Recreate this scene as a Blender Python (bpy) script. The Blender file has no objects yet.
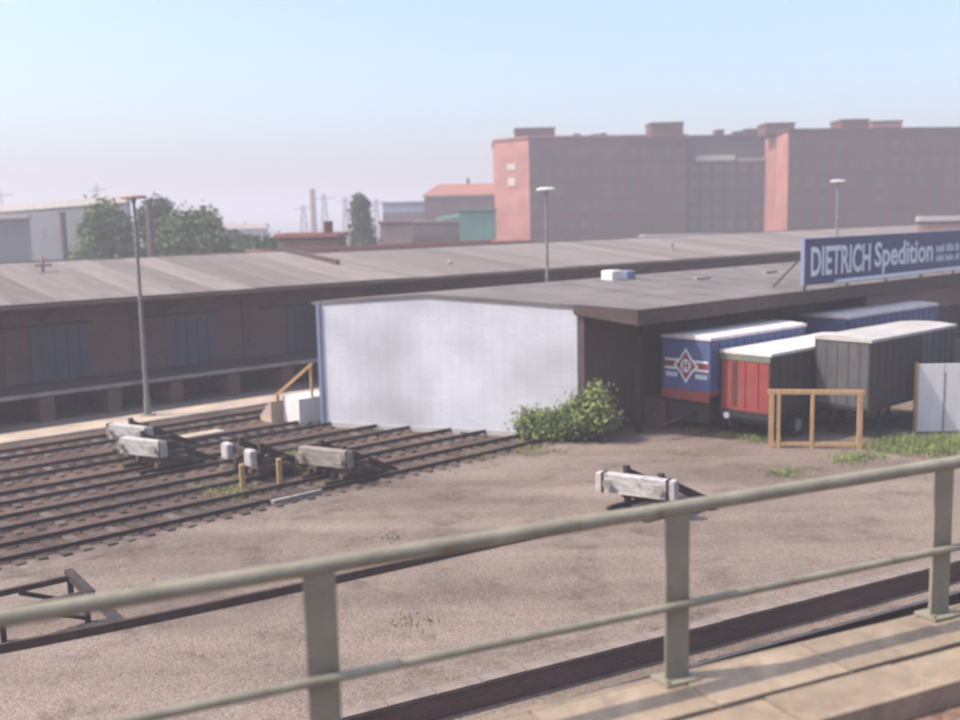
import bpy, bmesh, math, random
from mathutils import Vector, Matrix
random.seed(7)
R = math.radians
scene = bpy.context.scene
col = scene.collection

# ------------------------------------------------------------------ camera
F, H = 1050.0, 9.5                      # focal length in photo pixels (960 wide), eye height above the yard
roll = math.atan(.0227)
pitch = math.atan((360 - 217.1) * math.cos(roll) / F)
fw = Vector((0, math.cos(pitch), -math.sin(pitch)))
r0 = Vector((1, 0, 0)); u0_ = r0.cross(fw)
RI = math.cos(roll) * r0 - math.sin(roll) * u0_
UP = math.sin(roll) * r0 + math.cos(roll) * u0_
CAM = Vector((0, 0, H))
cd = bpy.data.cameras.new('camera'); cam = bpy.data.objects.new('camera', cd); col.objects.link(cam)
cd.sensor_width = 36; cd.lens = 36 * F / 960; cd.clip_start = .1; cd.clip_end = 9000
m = Matrix((RI, UP, -fw)).transposed().to_4x4(); m.translation = CAM
cam.matrix_world = m
cd.dof.use_dof = True; cd.dof.focus_distance = 13.0; cd.dof.aperture_fstop = 0.8
scene.camera = cam

# ------------------------------------------------------------------ sky, sun, exposure
SUN_AZ, SUN_EL = -100.0, 51.0
w = bpy.data.worlds.new('World'); scene.world = w; w.use_nodes = True
nt = w.node_tree; bg = nt.nodes['Background']
sky = nt.nodes.new('ShaderNodeTexSky'); sky.sky_type = 'NISHITA'; sky.sun_disc = False
sky.sun_elevation = R(SUN_EL); sky.sun_rotation = R(SUN_AZ % 360)
sky.air_density = 1.0; sky.dust_density = 3.4; sky.ozone_density = 3.0
nt.links.new(sky.outputs[0], bg.inputs[0]); bg.inputs[1].default_value = .15
S = Vector((math.sin(R(SUN_AZ)) * math.cos(R(SUN_EL)), math.cos(R(SUN_AZ)) * math.cos(R(SUN_EL)), math.sin(R(SUN_EL))))
sl = bpy.data.lights.new('sun', 'SUN'); sl.energy = 2.8; sl.angle = R(.6); sl.color = (1, .90, .77)
so = bpy.data.objects.new('sun', sl); col.objects.link(so); so.rotation_euler = S.to_track_quat('Z', 'Y').to_euler(); so.location = (-60, 0, 60)
scene.view_settings.view_transform = 'Standard'; scene.view_settings.look = 'None'
scene.view_settings.exposure = 1.0; scene.view_settings.gamma = 1
scene.render.engine = 'CYCLES'

# ------------------------------------------------------------------ pixel and yard coordinates
def ray(x, y): return fw + RI * ((x - 480) / F) - UP * ((y - 360) / F)
def P(x, y, z=0.0): d = ray(x, y); return CAM + d * ((z - H) / d.z)
def PY(x, y, Y): d = ray(x, y); return CAM + d * (Y / d.y)
AZ = R(48.5); ROT = math.pi / 2 - AZ                 # the yard's own direction: tracks, sheds, trailers
UD = Vector((math.sin(AZ), math.cos(AZ), 0)); VD = Vector((-math.cos(AZ), math.sin(AZ), 0))
def UV(u, v, z=0.0): return UD * u + VD * v + Vector((0, 0, z))
def PV(x, y, v):
    d = ray(x, y); p = CAM + d * ((v - CAM.dot(VD)) / d.dot(VD)); return p.dot(UD), p.z
def touv(p): return p.dot(UD), p.dot(VD)

# ------------------------------------------------------------------ materials
def mat(name, c, c2=None, rough=.85, scale=2.0, bump=.0, bscale=40, metal=0, rnd=0.0, streak=None, spec=.3, detail=6):
    mt = bpy.data.materials.new(name); mt.use_nodes = True; n = mt.node_tree.nodes; l = mt.node_tree.links
    b = n['Principled BSDF']; b.inputs['Roughness'].default_value = rough; b.inputs['Metallic'].default_value = metal
    b.inputs['Specular IOR Level'].default_value = spec
    c2 = c2 or tuple(x * .75 for x in c)
    tc = n.new('ShaderNodeTexCoord'); mp = n.new('ShaderNodeMapping'); l.new(tc.outputs['Object'], mp.inputs[0])
    if streak: mp.inputs['Scale'].default_value = streak
    ns = n.new('ShaderNodeTexNoise'); ns.inputs['Scale'].default_value = scale; ns.inputs['Detail'].default_value = detail
    ns.inputs['Roughness'].default_value = .65
    l.new(mp.outputs[0], ns.inputs[0])
    cr = n.new('ShaderNodeValToRGB'); cr.color_ramp.elements[0].position = .36; cr.color_ramp.elements[1].position = .66
    cr.color_ramp.elements[0].color = (*c2, 1); cr.color_ramp.elements[1].color = (*c, 1)
    l.new(ns.outputs[0], cr.inputs[0]); out = cr.outputs[0]
    if rnd:
        oi = n.new('ShaderNodeObjectInfo'); mr = n.new('ShaderNodeMapRange')
        mr.inputs[3].default_value = 1 - rnd; mr.inputs[4].default_value = 1 + rnd
        l.new(oi.outputs['Random'], mr.inputs[0])
        mx = n.new('ShaderNodeVectorMath'); mx.operation = 'SCALE'
        l.new(out, mx.inputs[0]); l.new(mr.outputs[0], mx.inputs['Scale']); out = mx.outputs[0]
    l.new(out, b.inputs['Base Color'])
    if bump:
        n2 = n.new('ShaderNodeTexNoise'); n2.inputs['Scale'].default_value = bscale; n2.inputs['Detail'].default_value = 4
        l.new(mp.outputs[0], n2.inputs[0])
        bp = n.new('ShaderNodeBump'); bp.inputs['Strength'].default_value = bump; bp.inputs['Distance'].default_value = .03
        l.new(n2.outputs[0], bp.inputs['Height']); l.new(bp.outputs[0], b.inputs['Normal'])
    return mt

def gravel(name, a, b_, c_, stone=18.0, patch=.16, bump=.6, edge=None):
    """loose stones: cell colours, broad patches and tyre-worn streaks along the yard's direction"""
    mt = bpy.data.materials.new(name); mt.use_nodes = True; n = mt.node_tree.nodes; l = mt.node_tree.links
    b = n['Principled BSDF']; b.inputs['Roughness'].default_value = .95; b.inputs['Specular IOR Level'].default_value = .15
    tc = n.new('ShaderNodeTexCoord')
    vo = n.new('ShaderNodeTexVoronoi'); vo.inputs['Scale'].default_value = stone; l.new(tc.outputs['Object'], vo.inputs[0])
    sp = n.new('ShaderNodeSeparateColor'); l.new(vo.outputs['Color'], sp.inputs[0])
    n1 = n.new('ShaderNodeTexNoise'); n1.inputs['Scale'].default_value = patch; n1.inputs['Detail'].default_value = 9; n1.inputs['Roughness'].default_value = .68
    l.new(tc.outputs['Object'], n1.inputs[0])
    mp = n.new('ShaderNodeMapping'); mp.inputs['Rotation'].default_value = (0, 0, -ROT); mp.inputs['Scale'].default_value = (.05, .5, 1)
    l.new(tc.outputs['Object'], mp.inputs[0])
    n2 = n.new('ShaderNodeTexNoise'); n2.inputs['Scale'].default_value = .9; n2.inputs['Detail'].default_value = 5
    l.new(mp.outputs[0], n2.inputs[0])
    ad = n.new('ShaderNodeMath'); ad.operation = 'ADD'; l.new(n1.outputs[0], ad.inputs[0]); l.new(n2.outputs[0], ad.inputs[1])
    hf = n.new('ShaderNodeMath'); hf.operation = 'MULTIPLY'; hf.inputs[1].default_value = .5; l.new(ad.outputs[0], hf.inputs[0])
    cr = n.new('ShaderNodeValToRGB'); e = cr.color_ramp.elements; e[0].position = .4; e[0].color = (*b_, 1); e[1].position = .6; e[1].color = (*a, 1)
    x = e.new(.5); x.color = (*[(p + q) / 2 * 1.02 for p, q in zip(a, b_)], 1)
    l.new(hf.outputs[0], cr.inputs[0])
    colour = cr.outputs[0]
    if edge:        # the bed thins out into the surrounding gravel over its outermost metre
        (ga_, gb_), v0, v1 = edge
        ce = n.new('ShaderNodeValToRGB'); e = ce.color_ramp.elements; e[0].position = .4; e[0].color = (*gb_, 1); e[1].position = .6; e[1].color = (*ga_, 1); l.new(hf.outputs[0], ce.inputs[0])
        dt = n.new('ShaderNodeVectorMath'); dt.operation = 'DOT_PRODUCT'; dt.inputs[1].default_value = (-math.cos(R(48.5)), math.sin(R(48.5)), 0); l.new(tc.outputs['Object'], dt.inputs[0])
        ne = n.new('ShaderNodeTexNoise'); ne.inputs['Scale'].default_value = .9; ne.inputs['Detail'].default_value = 8; ne.inputs['Roughness'].default_value = .75; l.new(tc.outputs['Object'], ne.inputs[0])
        ma = n.new('ShaderNodeMath'); ma.operation = 'MULTIPLY_ADD'; ma.inputs[1].default_value = 2.6; l.new(ne.outputs[0], ma.inputs[0]); l.new(dt.outputs['Value'], ma.inputs[2])
        me_ = n.new('ShaderNodeMapRange'); me_.inputs[1].default_value = v0 + 1.3; me_.inputs[2].default_value = v1 + 1.3; l.new(ma.outputs[0], me_.inputs[0])
        xe = n.new('ShaderNodeMix'); xe.data_type = 'RGBA'; l.new(me_.outputs[0], xe.inputs[0]); l.new(ce.outputs[0], xe.inputs[6]); l.new(cr.outputs[0], xe.inputs[7]); colour = xe.outputs[2]
    cr2 = n.new('ShaderNodeValToRGB'); cr2.color_ramp.elements[0].color = (*c_, 1); cr2.color_ramp.elements[1].color = (1.25, 1.22, 1.2, 1)
    l.new(sp.outputs[0], cr2.inputs[0])
    mx = n.new('ShaderNodeMix'); mx.data_type = 'RGBA'; mx.blend_type = 'MULTIPLY'; mx.inputs[0].default_value = .55
    n3 = n.new('ShaderNodeTexNoise'); n3.inputs['Scale'].default_value = .55; n3.inputs['Detail'].default_value = 8; n3.inputs['Roughness'].default_value = .7; l.new(tc.outputs['Object'], n3.inputs[0])
    c3 = n.new('ShaderNodeValToRGB'); c3.color_ramp.elements[0].position = .34; c3.color_ramp.elements[0].color = (.55, .53, .52, 1); c3.color_ramp.elements[1].position = .47; c3.color_ramp.elements[1].color = (1, 1, 1, 1); l.new(n3.outputs[0], c3.inputs[0])
    m3 = n.new('ShaderNodeMix'); m3.data_type = 'RGBA'; m3.blend_type = 'MULTIPLY'; m3.inputs[0].default_value = .8
    l.new(colour, m3.inputs[6]); l.new(c3.outputs[0], m3.inputs[7]); l.new(m3.outputs[2], mx.inputs[6]); l.new(cr2.outputs[0], mx.inputs[7]); l.new(mx.outputs[2], b.inputs['Base Color'])
    bp = n.new('ShaderNodeBump'); bp.inputs['Strength'].default_value = bump; bp.inputs['Distance'].default_value = .03; bp.invert = True
    l.new(vo.outputs['Distance'], bp.inputs['Height']); l.new(bp.outputs[0], b.inputs['Normal'])
    return mt

def brickmat(name, c, c2, mortar, scale=1.0, rot=(0, 0, 0)):
    mt = bpy.data.materials.new(name); mt.use_nodes = True; n = mt.node_tree.nodes; l = mt.node_tree.links
    b = n['Principled BSDF']; b.inputs['Roughness'].default_value = .9; b.inputs['Specular IOR Level'].default_value = .2
    tc = n.new('ShaderNodeTexCoord'); sx = n.new('ShaderNodeSeparateXYZ'); l.new(tc.outputs['Object'], sx.inputs[0])
    ad = n.new('ShaderNodeMath'); ad.operation = 'ADD'; l.new(sx.outputs[0], ad.inputs[0]); l.new(sx.outputs[1], ad.inputs[1])
    cx = n.new('ShaderNodeCombineXYZ'); l.new(ad.outputs[0], cx.inputs[0]); l.new(sx.outputs[2], cx.inputs[1])
    br = n.new('ShaderNodeTexBrick'); br.inputs['Scale'].default_value = scale
    br.inputs['Brick Width'].default_value = .25; br.inputs['Row Height'].default_value = .08; br.inputs['Mortar Size'].default_value = .012
    br.inputs['Color1'].default_value = (*c, 1); br.inputs['Color2'].default_value = (*c2, 1); br.inputs['Mortar'].default_value = (*mortar, 1)
    l.new(cx.outputs[0], br.inputs[0])
    ns = n.new('ShaderNodeTexNoise'); ns.inputs['Scale'].default_value = .25; ns.inputs['Detail'].default_value = 7; l.new(tc.outputs['Object'], ns.inputs[0])
    mr = n.new('ShaderNodeMapRange'); mr.inputs[1].default_value = .3; mr.inputs[2].default_value = .7; mr.inputs[3].default_value = .72; mr.inputs[4].default_value = 1.2
    l.new(ns.outputs[0], mr.inputs[0])
    vm = n.new('ShaderNodeVectorMath'); vm.operation = 'SCALE'; l.new(br.outputs[0], vm.inputs[0]); l.new(mr.outputs[0], vm.inputs['Scale'])
    l.new(vm.outputs[0], b.inputs['Base Color'])
    bp = n.new('ShaderNodeBump'); bp.inputs['Strength'].default_value = .4; bp.inputs['Distance'].default_value = .01; bp.invert = True
    l.new(br.outputs['Fac'], bp.inputs['Height']); l.new(bp.outputs[0], b.inputs['Normal'])
    return mt

def leafmat(name, c, c2):
    mt = mat(name, c, c2, rough=.7, scale=.9, spec=.2)
    b = mt.node_tree.nodes['Principled BSDF']
    b.inputs['Subsurface Weight'].default_value = 0
    return mt

M = {}
M['gravel'] = gravel('yard_gravel', (.238, .190, .158), (.145, .112, .094), (.62, .62, .63), 14)
M['ballast'] = gravel('track_ballast', (.135, .092, .075), (.078, .054, .045), (.55, .53, .53), 14, .16, edge=(((.238, .190, .158), (.145, .112, .094)), 29.9, 31.0))
M['road'] = mat('worn_concrete_road', (.52, .42, .33), (.34, .27, .22), scale=.5, bump=.3)
M['sleeper'] = mat('tarred_timber', (.13, .10, .083), (.06, .047, .041), scale=3, streak=(1, 5, 5), rnd=.45, bump=.4)
M['rail'] = mat('rusty_rail', (.085, .05, .038), (.045, .03, .026), rough=.7, scale=3, metal=.2)
M['railhead'] = mat('worn_rail_head', (.16, .13, .12), (.09, .07, .065), rough=.45, scale=2, metal=.6)
M['steel_dark'] = mat('dark_rusty_steel', (.06, .042, .036), (.03, .024, .024), rough=.8, scale=3)
M['beam_white'] = mat('weathered_white_timber', (.54, .525, .51), (.32, .295, .28), scale=3, streak=(3, .7, 4), bump=.4)
M['beam_grey'] = mat('grey_timber', (.34, .30, .26), (.18, .155, .135), scale=3, streak=(3, .7, 4), bump=.4)
M['whitewash'] = brickmat('whitewashed_blockwork', (.56, .56, .60), (.535, .535, .575), (.50, .50, .535), .62)
M['fence_white'] = mat('weathered_white_boards', (.66, .645, .64), (.58, .56, .55), scale=1.2, streak=(2, 2, .4), bump=.3, rnd=.06)
def stain(mt, c, sc, stretch, lo, hi, fac):
    n = mt.node_tree.nodes; l = mt.node_tree.links; b = n['Principled BSDF']; src = b.inputs['Base Color'].links[0].from_socket
    tc = n.new('ShaderNodeTexCoord'); mp = n.new('ShaderNodeMapping'); mp.inputs['Scale'].default_value = stretch; l.new(tc.outputs['Object'], mp.inputs[0])
    ns = n.new('ShaderNodeTexNoise'); ns.inputs['Scale'].default_value = sc; ns.inputs['Detail'].default_value = 9; ns.inputs['Roughness'].default_value = .72; l.new(mp.outputs[0], ns.inputs[0])
    mr = n.new('ShaderNodeMapRange'); mr.inputs[1].default_value = lo; mr.inputs[2].default_value = hi; mr.inputs[4].default_value = fac; l.new(ns.outputs[0], mr.inputs[0])
    mx = n.new('ShaderNodeMix'); mx.data_type = 'RGBA'; l.new(mr.outputs[0], mx.inputs[0]); l.new(src, mx.inputs[6]); mx.inputs[7].default_value = (*c, 1); l.new(mx.outputs[2], b.inputs['Base Color'])
stain(M['whitewash'], (.42, .39, .37), 2.2, (1, 1, 1.6), .54, .74, .4)
stain(M['whitewash'], (.40, .36, .33), .9, (.6, .6, 2.5), .6, .78, .3)
M['whitepatch'] = mat('stained_whitewash', (.5, .48, .47), (.4, .38, .37), scale=2, bump=.4)
M['roofing'] = mat('bitumen_roofing_felt', (.185, .16, .148), (.12, .104, .098), scale=.6, streak=(.5, 1, 1), bump=.3, rnd=.08)
M['asb'] = mat('fibre_cement_sheet', (.195, .165, .152), (.135, .114, .107), scale=.7, streak=(2, .35, 1), bump=.25, rnd=.22)
M['shedwall'] = brickmat('sooty_brown_brick', (.215, .108, .092), (.155, .082, .072), (.17, .115, .105))
M['dark_timber'] = mat('dark_boarding', (.12, .078, .062), (.08, .054, .045), scale=2, streak=(4, 4, .5), rnd=.15)
M['door_blue'] = mat('faded_blue_door', (.12, .12, .165), (.085, .085, .115), scale=2, streak=(4, 4, .4), rnd=.15)
M['coping'] = mat('dirty_coping', (.25, .20, .175), (.17, .135, .115), scale=2, bump=.3)
M['concrete'] = mat('platform_concrete', (.36, .32, .28), (.22, .19, .17), scale=1, bump=.3)
M['fascia'] = mat('dark_fascia_board', (.10, .068, .056), (.07, .05, .043), scale=2)
M['brick'] = brickmat('red_sunlit_brick', (.46, .16, .125), (.38, .13, .10), (.30, .20, .17))  # on warehouse sides facing the sun: sunlight painted in as brighter brick
M['brick_dark'] = brickmat('brown_shaded_brick', (.14, .044, .037), (.11, .036, .033), (.115, .055, .048))  # on warehouse fronts: shade painted into the brick; plain brown brick elsewhere
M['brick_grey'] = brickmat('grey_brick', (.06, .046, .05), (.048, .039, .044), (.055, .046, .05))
M['stone'] = mat('pale_coping', (.5, .45, .4), (.4, .35, .31), scale=1)
M['pane'] = mat('dusty_window_glass', (.085, .038, .035), (.062, .031, .031), rough=.5, scale=1, rnd=.3, spec=.5)
M['winframe'] = mat('window_frame_paint', (.12, .085, .078), (.09, .066, .06), scale=2)
M['sign_blue'] = mat('blue_enamel_sign', (.04, .055, .145), (.032, .043, .115), rough=.5, scale=1)
M['sign_white'] = mat('sign_lettering_white', (.72, .73, .75), (.6, .61, .64), rough=.6, scale=4)
M['tarp_blue'] = mat('blue_tarpaulin', (.075, .10, .235), (.055, .075, .175), rough=.55, scale=1.4, bump=.5, bscale=3)
M['tarp_grey'] = mat('grey_tarpaulin', (.095, .097, .10), (.065, .066, .07), rough=.6, scale=1.2, bump=.5, bscale=3)
M['tarp_dark'] = mat('dark_tarpaulin', (.065, .052, .045), (.042, .035, .031), rough=.65, scale=1.2, bump=.5, bscale=3)
M['tarp_green'] = mat('greenish_tarpaulin', (.17, .19, .14), (.12, .14, .11), rough=.6, scale=1.2, bump=.4, bscale=4)
M['roof_white'] = mat('pale_tarpaulin_roof', (.78, .70, .68), (.58, .52, .50), rough=.6, scale=.9, bump=.3, bscale=3)
M['roof_grey'] = mat('grey_tarpaulin_roof', (.5, .47, .44), (.36, .33, .31), rough=.6, scale=.9, bump=.3, bscale=3)
M['red'] = mat('red_paint', (.28, .052, .045), (.215, .043, .038), rough=.5, scale=1.5)
M['chassis'] = mat('black_chassis', (.03, .028, .028), (.02, .019, .019), rough=.6)
M['rubber'] = mat('tyre_rubber', (.025, .024, .024), (.018, .017, .017), rough=.9)
M['rim'] = mat('wheel_rim_paint', (.4, .39, .38), (.28, .26, .25), rough=.5)
M['yellow_wood'] = mat('bare_yellow_timber', (.48, .31, .16), (.34, .21, .11), scale=3, streak=(3, 3, .6))
M['orange_wood'] = mat('new_orange_timber', (.66, .38, .20), (.5, .28, .14), scale=3)
M['lamp_post'] = mat('galvanised_post', (.24, .235, .225), (.16, .155, .15), rough=.6, scale=3)
M['lamp_head'] = mat('pale_lamp_housing', (.7, .66, .6), (.55, .5, .46), rough=.5)
M['lamp_brown'] = mat('brown_lamp_housing', (.40, .31, .28), (.28, .21, .19), rough=.6)
M['railing'] = mat('greygreen_paint', (.30, .275, .205), (.20, .18, .135), rough=.45, scale=3, bump=.2)
M['deck'] = mat('deck_slab_concrete', (.33, .255, .185), (.22, .168, .122), scale=2.6, bump=.3, rnd=.12)
M['rust_ballast'] = gravel('rust_ballast', (.22, .14, .11), (.12, .08, .065), (.5, .45, .45), 16, .5)
M['masonry'] = brickmat('viaduct_brick', (.20, .12, .10), (.15, .095, .08), (.17, .13, .115))
M['bark'] = mat('bark', (.08, .06, .045), (.05, .04, .03), scale=5, bump=.5)
M['leaf'] = leafmat('leaf_green', (.14, .19, .055), (.055, .09, .032))
M['leaf2'] = leafmat('leaf_dark', (.07, .11, .05), (.035, .06, .03))
M['weed'] = leafmat('weed_green', (.25, .285, .10), (.13, .17, .06))
M['dryweed'] = leafmat('dry_weed', (.26, .25, .11), (.17, .16, .07))
M['hallwall'] = mat('grey_hall_cladding', (.105, .115, .135), (.085, .095, .11), scale=.4, streak=(3, 3, .3))
M['halltop'] = mat('pale_hall_roof', (.45, .41, .39), (.36, .33, .31), scale=.4)
M['blue_block'] = mat('blue_grey_cladding', (.19, .21, .32), (.16, .18, .28), scale=.3)
M['tile_red'] = mat('red_tile', (.34, .13, .095), (.25, .10, .075), scale=1.5, rnd=.15)
M['green_hall'] = mat('green_sheeting', (.10, .26, .215), (.08, .20, .17), scale=.5, streak=(3, 3, .3))
M['green_pale'] = mat('pale_green_sheeting', (.22, .48, .38), (.18, .40, .32), scale=.5)
M['pinkwall'] = mat('pale_red_render', (.36, .22, .19), (.28, .17, .15), scale=.5)
M['hut'] = brickmat('hut_brick', (.22, .12, .10), (.17, .10, .085), (.17, .14, .13))
M['hill'] = mat('far_hill', (.07, .09, .05), (.05, .06, .04), scale=.02)

for k_ in ('tarp_blue', 'tarp_grey', 'red', 'roof_white', 'roof_grey', 'sign_blue'):
    stain(M[k_], (.16, .13, .11), 2.2, (1, 1, .35), .5, .75, .55)
stain(M['asb'], (.11, .095, .085), .5, (1, .5, 1), .5, .68, .6)
stain(M['roofing'], (.24, .215, .20), .35, (1, 1, 1), .54, .66, .5)
stain(M['railing'], (.16, .075, .04), 7, (1, 1, 1), .6, .7, .8)
stain(M['deck'], (.15, .11, .085), 3, (1, 1, 1), .52, .7, .6)
stain(M['beam_white'], (.16, .12, .10), 3, (1, 1, 1), .54, .68, .8)
# ------------------------------------------------------------------ mesh helpers
class MB:
    def __init__(s): s.v = []; s.f = []; s.m = []; s.sm = []; s.k = 0; s.smooth = False
    def face(s, pts):
        n = len(s.v); s.v += [tuple(p) for p in pts]; s.f.append(tuple(range(n, n + len(pts)))); s.m.append(s.k); s.sm.append(s.smooth); return s
    def idx(s, vs, fs):
        n = len(s.v); s.v += [tuple(p) for p in vs]
        for f in fs: s.f.append(tuple(i + n for i in f)); s.m.append(s.k); s.sm.append(s.smooth)
        return s
    def hexa(s, a, b):      # four bottom points, four top points, both counter-clockwise from above
        return s.idx(list(a) + list(b), [(3, 2, 1, 0), (4, 5, 6, 7), (0, 1, 5, 4), (1, 2, 6, 5), (2, 3, 7, 6), (3, 0, 4, 7)])
    def box(s, x0, y0, z0, x1, y1, z1):
        q = [(x0, y0), (x1, y0), (x1, y1), (x0, y1)]
        return s.hexa([(x, y, z0) for x, y in q], [(x, y, z1) for x, y in q])
    def cbox(s, x0, y0, z0, x1, y1, z1, c=.02):   # chamfered along its top and vertical edges
        a = [(x0 + c, y0), (x1 - c, y0), (x1, y0 + c), (x1, y1 - c), (x1 - c, y1), (x0 + c, y1), (x0, y1 - c), (x0, y0 + c)]
        cx, cy = (x0 + x1) / 2, (y0 + y1) / 2
        b = [(x + (c if x < cx else -c), y + (c if y < cy else -c)) for x, y in a]
        vs = [(x, y, z0) for x, y in a] + [(x, y, z1 - c) for x, y in a] + [(x, y, z1) for x, y in b]
        fs = [tuple(range(7, -1, -1)), tuple(range(16, 24))]
        for r_ in (0, 8):
            fs += [(r_ + i, r_ + (i + 1) % 8, r_ + 8 + (i + 1) % 8, r_ + 8 + i) for i in range(8)]
        return s.idx(vs, fs)
    def prism(s, poly, z0, z1):
        n = len(poly)
        if sum(poly[i][0] * poly[(i + 1) % n][1] - poly[(i + 1) % n][0] * poly[i][1] for i in range(n)) < 0: poly = poly[::-1]
        vs = [(x, y, z0) for x, y in poly] + [(x, y, z1) for x, y in poly]
        return s.idx(vs, [tuple(range(n - 1, -1, -1)), tuple(range(n, 2 * n))] + [(i, (i + 1) % n, n + (i + 1) % n, n + i) for i in range(n)])
    def tube(s, a, b, r1, r2=None, n=8, caps=True):
        a, b = Vector(a), Vector(b); r2 = r1 if r2 is None else r2
        d = (b - a).normalized(); x = d.orthogonal().normalized(); y = d.cross(x)
        vs = [a + (x * math.cos(t) + y * math.sin(t)) * r1 for t in [2 * math.pi * i / n for i in range(n)]]
        vs += [b + (x * math.cos(t) + y * math.sin(t)) * r2 for t in [2 * math.pi * i / n for i in range(n)]]
        old = s.smooth; s.smooth = True
        s.idx(vs, [(i, (i + 1) % n, n + (i + 1) % n, n + i) for i in range(n)]); s.smooth = old
        if caps:
            s.idx(vs, [tuple(range(n - 1, -1, -1)), tuple(range(n, 2 * n))])
        return s
    def bar(s, a, b, w_, h_, up=(0, 0, 1)):        # rectangular bar from a to b
        a, b = Vector(a), Vector(b); d = (b - a).normalized(); x = d.cross(Vector(up))
        if x.length < 1e-4: x = d.cross(Vector((1, 0, 0)))
        x.normalize(); y = x.cross(d); x *= w_ / 2; y *= h_ / 2
        q = [(-1, -1), (1, -1), (1, 1), (-1, 1)]
        return s.hexa([a + x * i + y * j for i, j in q][::-1], [b + x * i + y * j for i, j in q][::-1])
    def mesh(s, name, mats):
        me = bpy.data.meshes.new(name); me.from_pydata(s.v, [], s.f)
        for q in (mats if isinstance(mats, (list, tuple)) else [mats]): me.materials.append(M[q])
        me.polygons.foreach_set('material_index', s.m); me.polygons.foreach_set('use_smooth', s.sm); me.update()
        return me
    def build(s, name, mats, parent=None, loc=None, rz=None): return link(name, s.mesh(name, mats), parent, loc, rz)
def link(name, me, parent=None, loc=None, rz=None):
    o = bpy.data.objects.new(name, me); col.objects.link(o)
    if parent: o.parent = parent
    if loc is not None: o.location = loc
    if rz is not None: o.rotation_euler.z = rz
    return o
def tag(o, label=None, cat=None, group=None, kind=None):
    if label: o['label'] = label
    if cat: o['category'] = cat
    if group: o['group'] = group
    if kind: o['kind'] = kind
    return o
def thing(name, label, cat, loc, rz=0, group=None):
    o = bpy.data.objects.new(name, None); col.objects.link(o); o.empty_display_size = .3
    o.location = loc; o.rotation_euler.z = rz
    return tag(o, label, cat, group)
def B(*a): return MB().box(*a)

# ------------------------------------------------------------------ the ground
g = MB(); NX = 40
xs = [-4200, -1500, -600, -250] + [-120 + 12 * i for i in range(29)] + [420, 900, 2000, 4200]
ys = [-400, -100, -30] + [-10 + 10 * i for i in range(21)] + [300, 600, 1200, 2500, 4600]
vs = [(x, y, 0) for y in ys for x in xs]; n = len(xs)
g.idx(vs, [(j * n + i, j * n + i + 1, (j + 1) * n + i + 1, (j + 1) * n + i) for j in range(len(ys) - 1) for i in range(n - 1)])
tag(g.build('ground', 'gravel'), 'pale brown gravel ground of the goods yard', kind='structure')

# low far hills on the skyline
hb = MB(); N = 60; vs = []
for i in range(N + 1):
    x = -1500 + 3000 * i / N; h = 13 + 6 * math.sin(i * .5) + 4 * math.sin(i * 1.3 + 1) + random.random() * 2
    vs += [(x, 1850, -1), (x, 1950, h), (x, 2300, -1)]
hb.idx(vs, [(3 * i + k, 3 * i + 3 + k, 3 * i + 4 + k, 3 * i + 1 + k) for i in range(N) for k in (0, 1)])
tag(hb.build('hills', 'hill'), 'low hazy hills on the skyline', kind='structure')

# ballast under the sidings, with ragged edges
tb = MB(); vs = []; nu, nv = 120, 34
for j in range(nv + 1):
    for i in range(nu + 1):
        fu, fv = i / nu, j / nv
        v = 29.6 + (47.9 - 29.6) * fv
        u = -8 + (min(26.6 + (41.8 - v) * .55 + .3, 34) if v < 42.2 else 46) * 0 + 42 * fu
        umax = 26.3 + (40.9 - v) * .542
        if v < 41.8: u = -8 + (umax + 8 - .15) * fu
        else: u = -8 + 60 * fu
        e = 0
        if j == 0: v += random.uniform(-.5, -.1)
        if 0 < j < nv and 0 < i < nu: e = random.uniform(.0, .045)
        vs.append(UV(u, v, .006 + e))
tb.idx(vs, [(j * (nu + 1) + i, j * (nu + 1) + i + 1, (j + 1) * (nu + 1) + i + 1, (j + 1) * (nu + 1) + i) for j in range(nv) for i in range(nu)])
tag(tb.build('track_bed', 'ballast'), 'dark brown ballast bed under the sidings', kind='structure')

rd = MB(); rd.prism([tuple(UV(-10, 48.0)[:2]), tuple(UV(110, 48.0)[:2]), tuple(UV(110, 50.1)[:2]), tuple(UV(-10, 50.1)[:2])], .0, .12)
tag(rd.build('loading_road', 'road'), 'narrow pale concrete roadway beside the long shed', kind='structure')

# ------------------------------------------------------------------ railway tracks
def rail_mesh(L, z0):
    mb = MB()
    prof = [(-.06, 0), (.06, 0), (.06, .02), (.012, .04), (.012, .10), (.036, .112), (.036, .145), (-.036, .145), (-.036, .112), (-.012, .10), (-.012, .04), (-.06, .02)]
    n = len(prof); vs = [(0, y, z + z0) for y, z in prof] + [(L, y, z + z0) for y, z in prof]
    mb.idx(vs, [tuple(range(n)), tuple(range(2 * n - 1, n - 1, -1))] + [((i + 1) % n, i, n + i, n + (i + 1) % n) for i in range(n) if i != 6])
    mb.k = 1; i = 6; mb.idx(vs, [((i + 1) % n, i, n + i, n + (i + 1) % n)])
    return mb
sl_meshes = []
for k in range(5):
    mb = MB(); j = lambda: random.uniform(-.02, .02)
    mb.cbox(-.13 + j(), -1.25 + 2 * j(), -.08, .13 + j(), 1.25 + 2 * j(), .085 + j() * .5, .015); sl_meshes.append(mb.mesh('sleeper', 'sleeper'))
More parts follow.
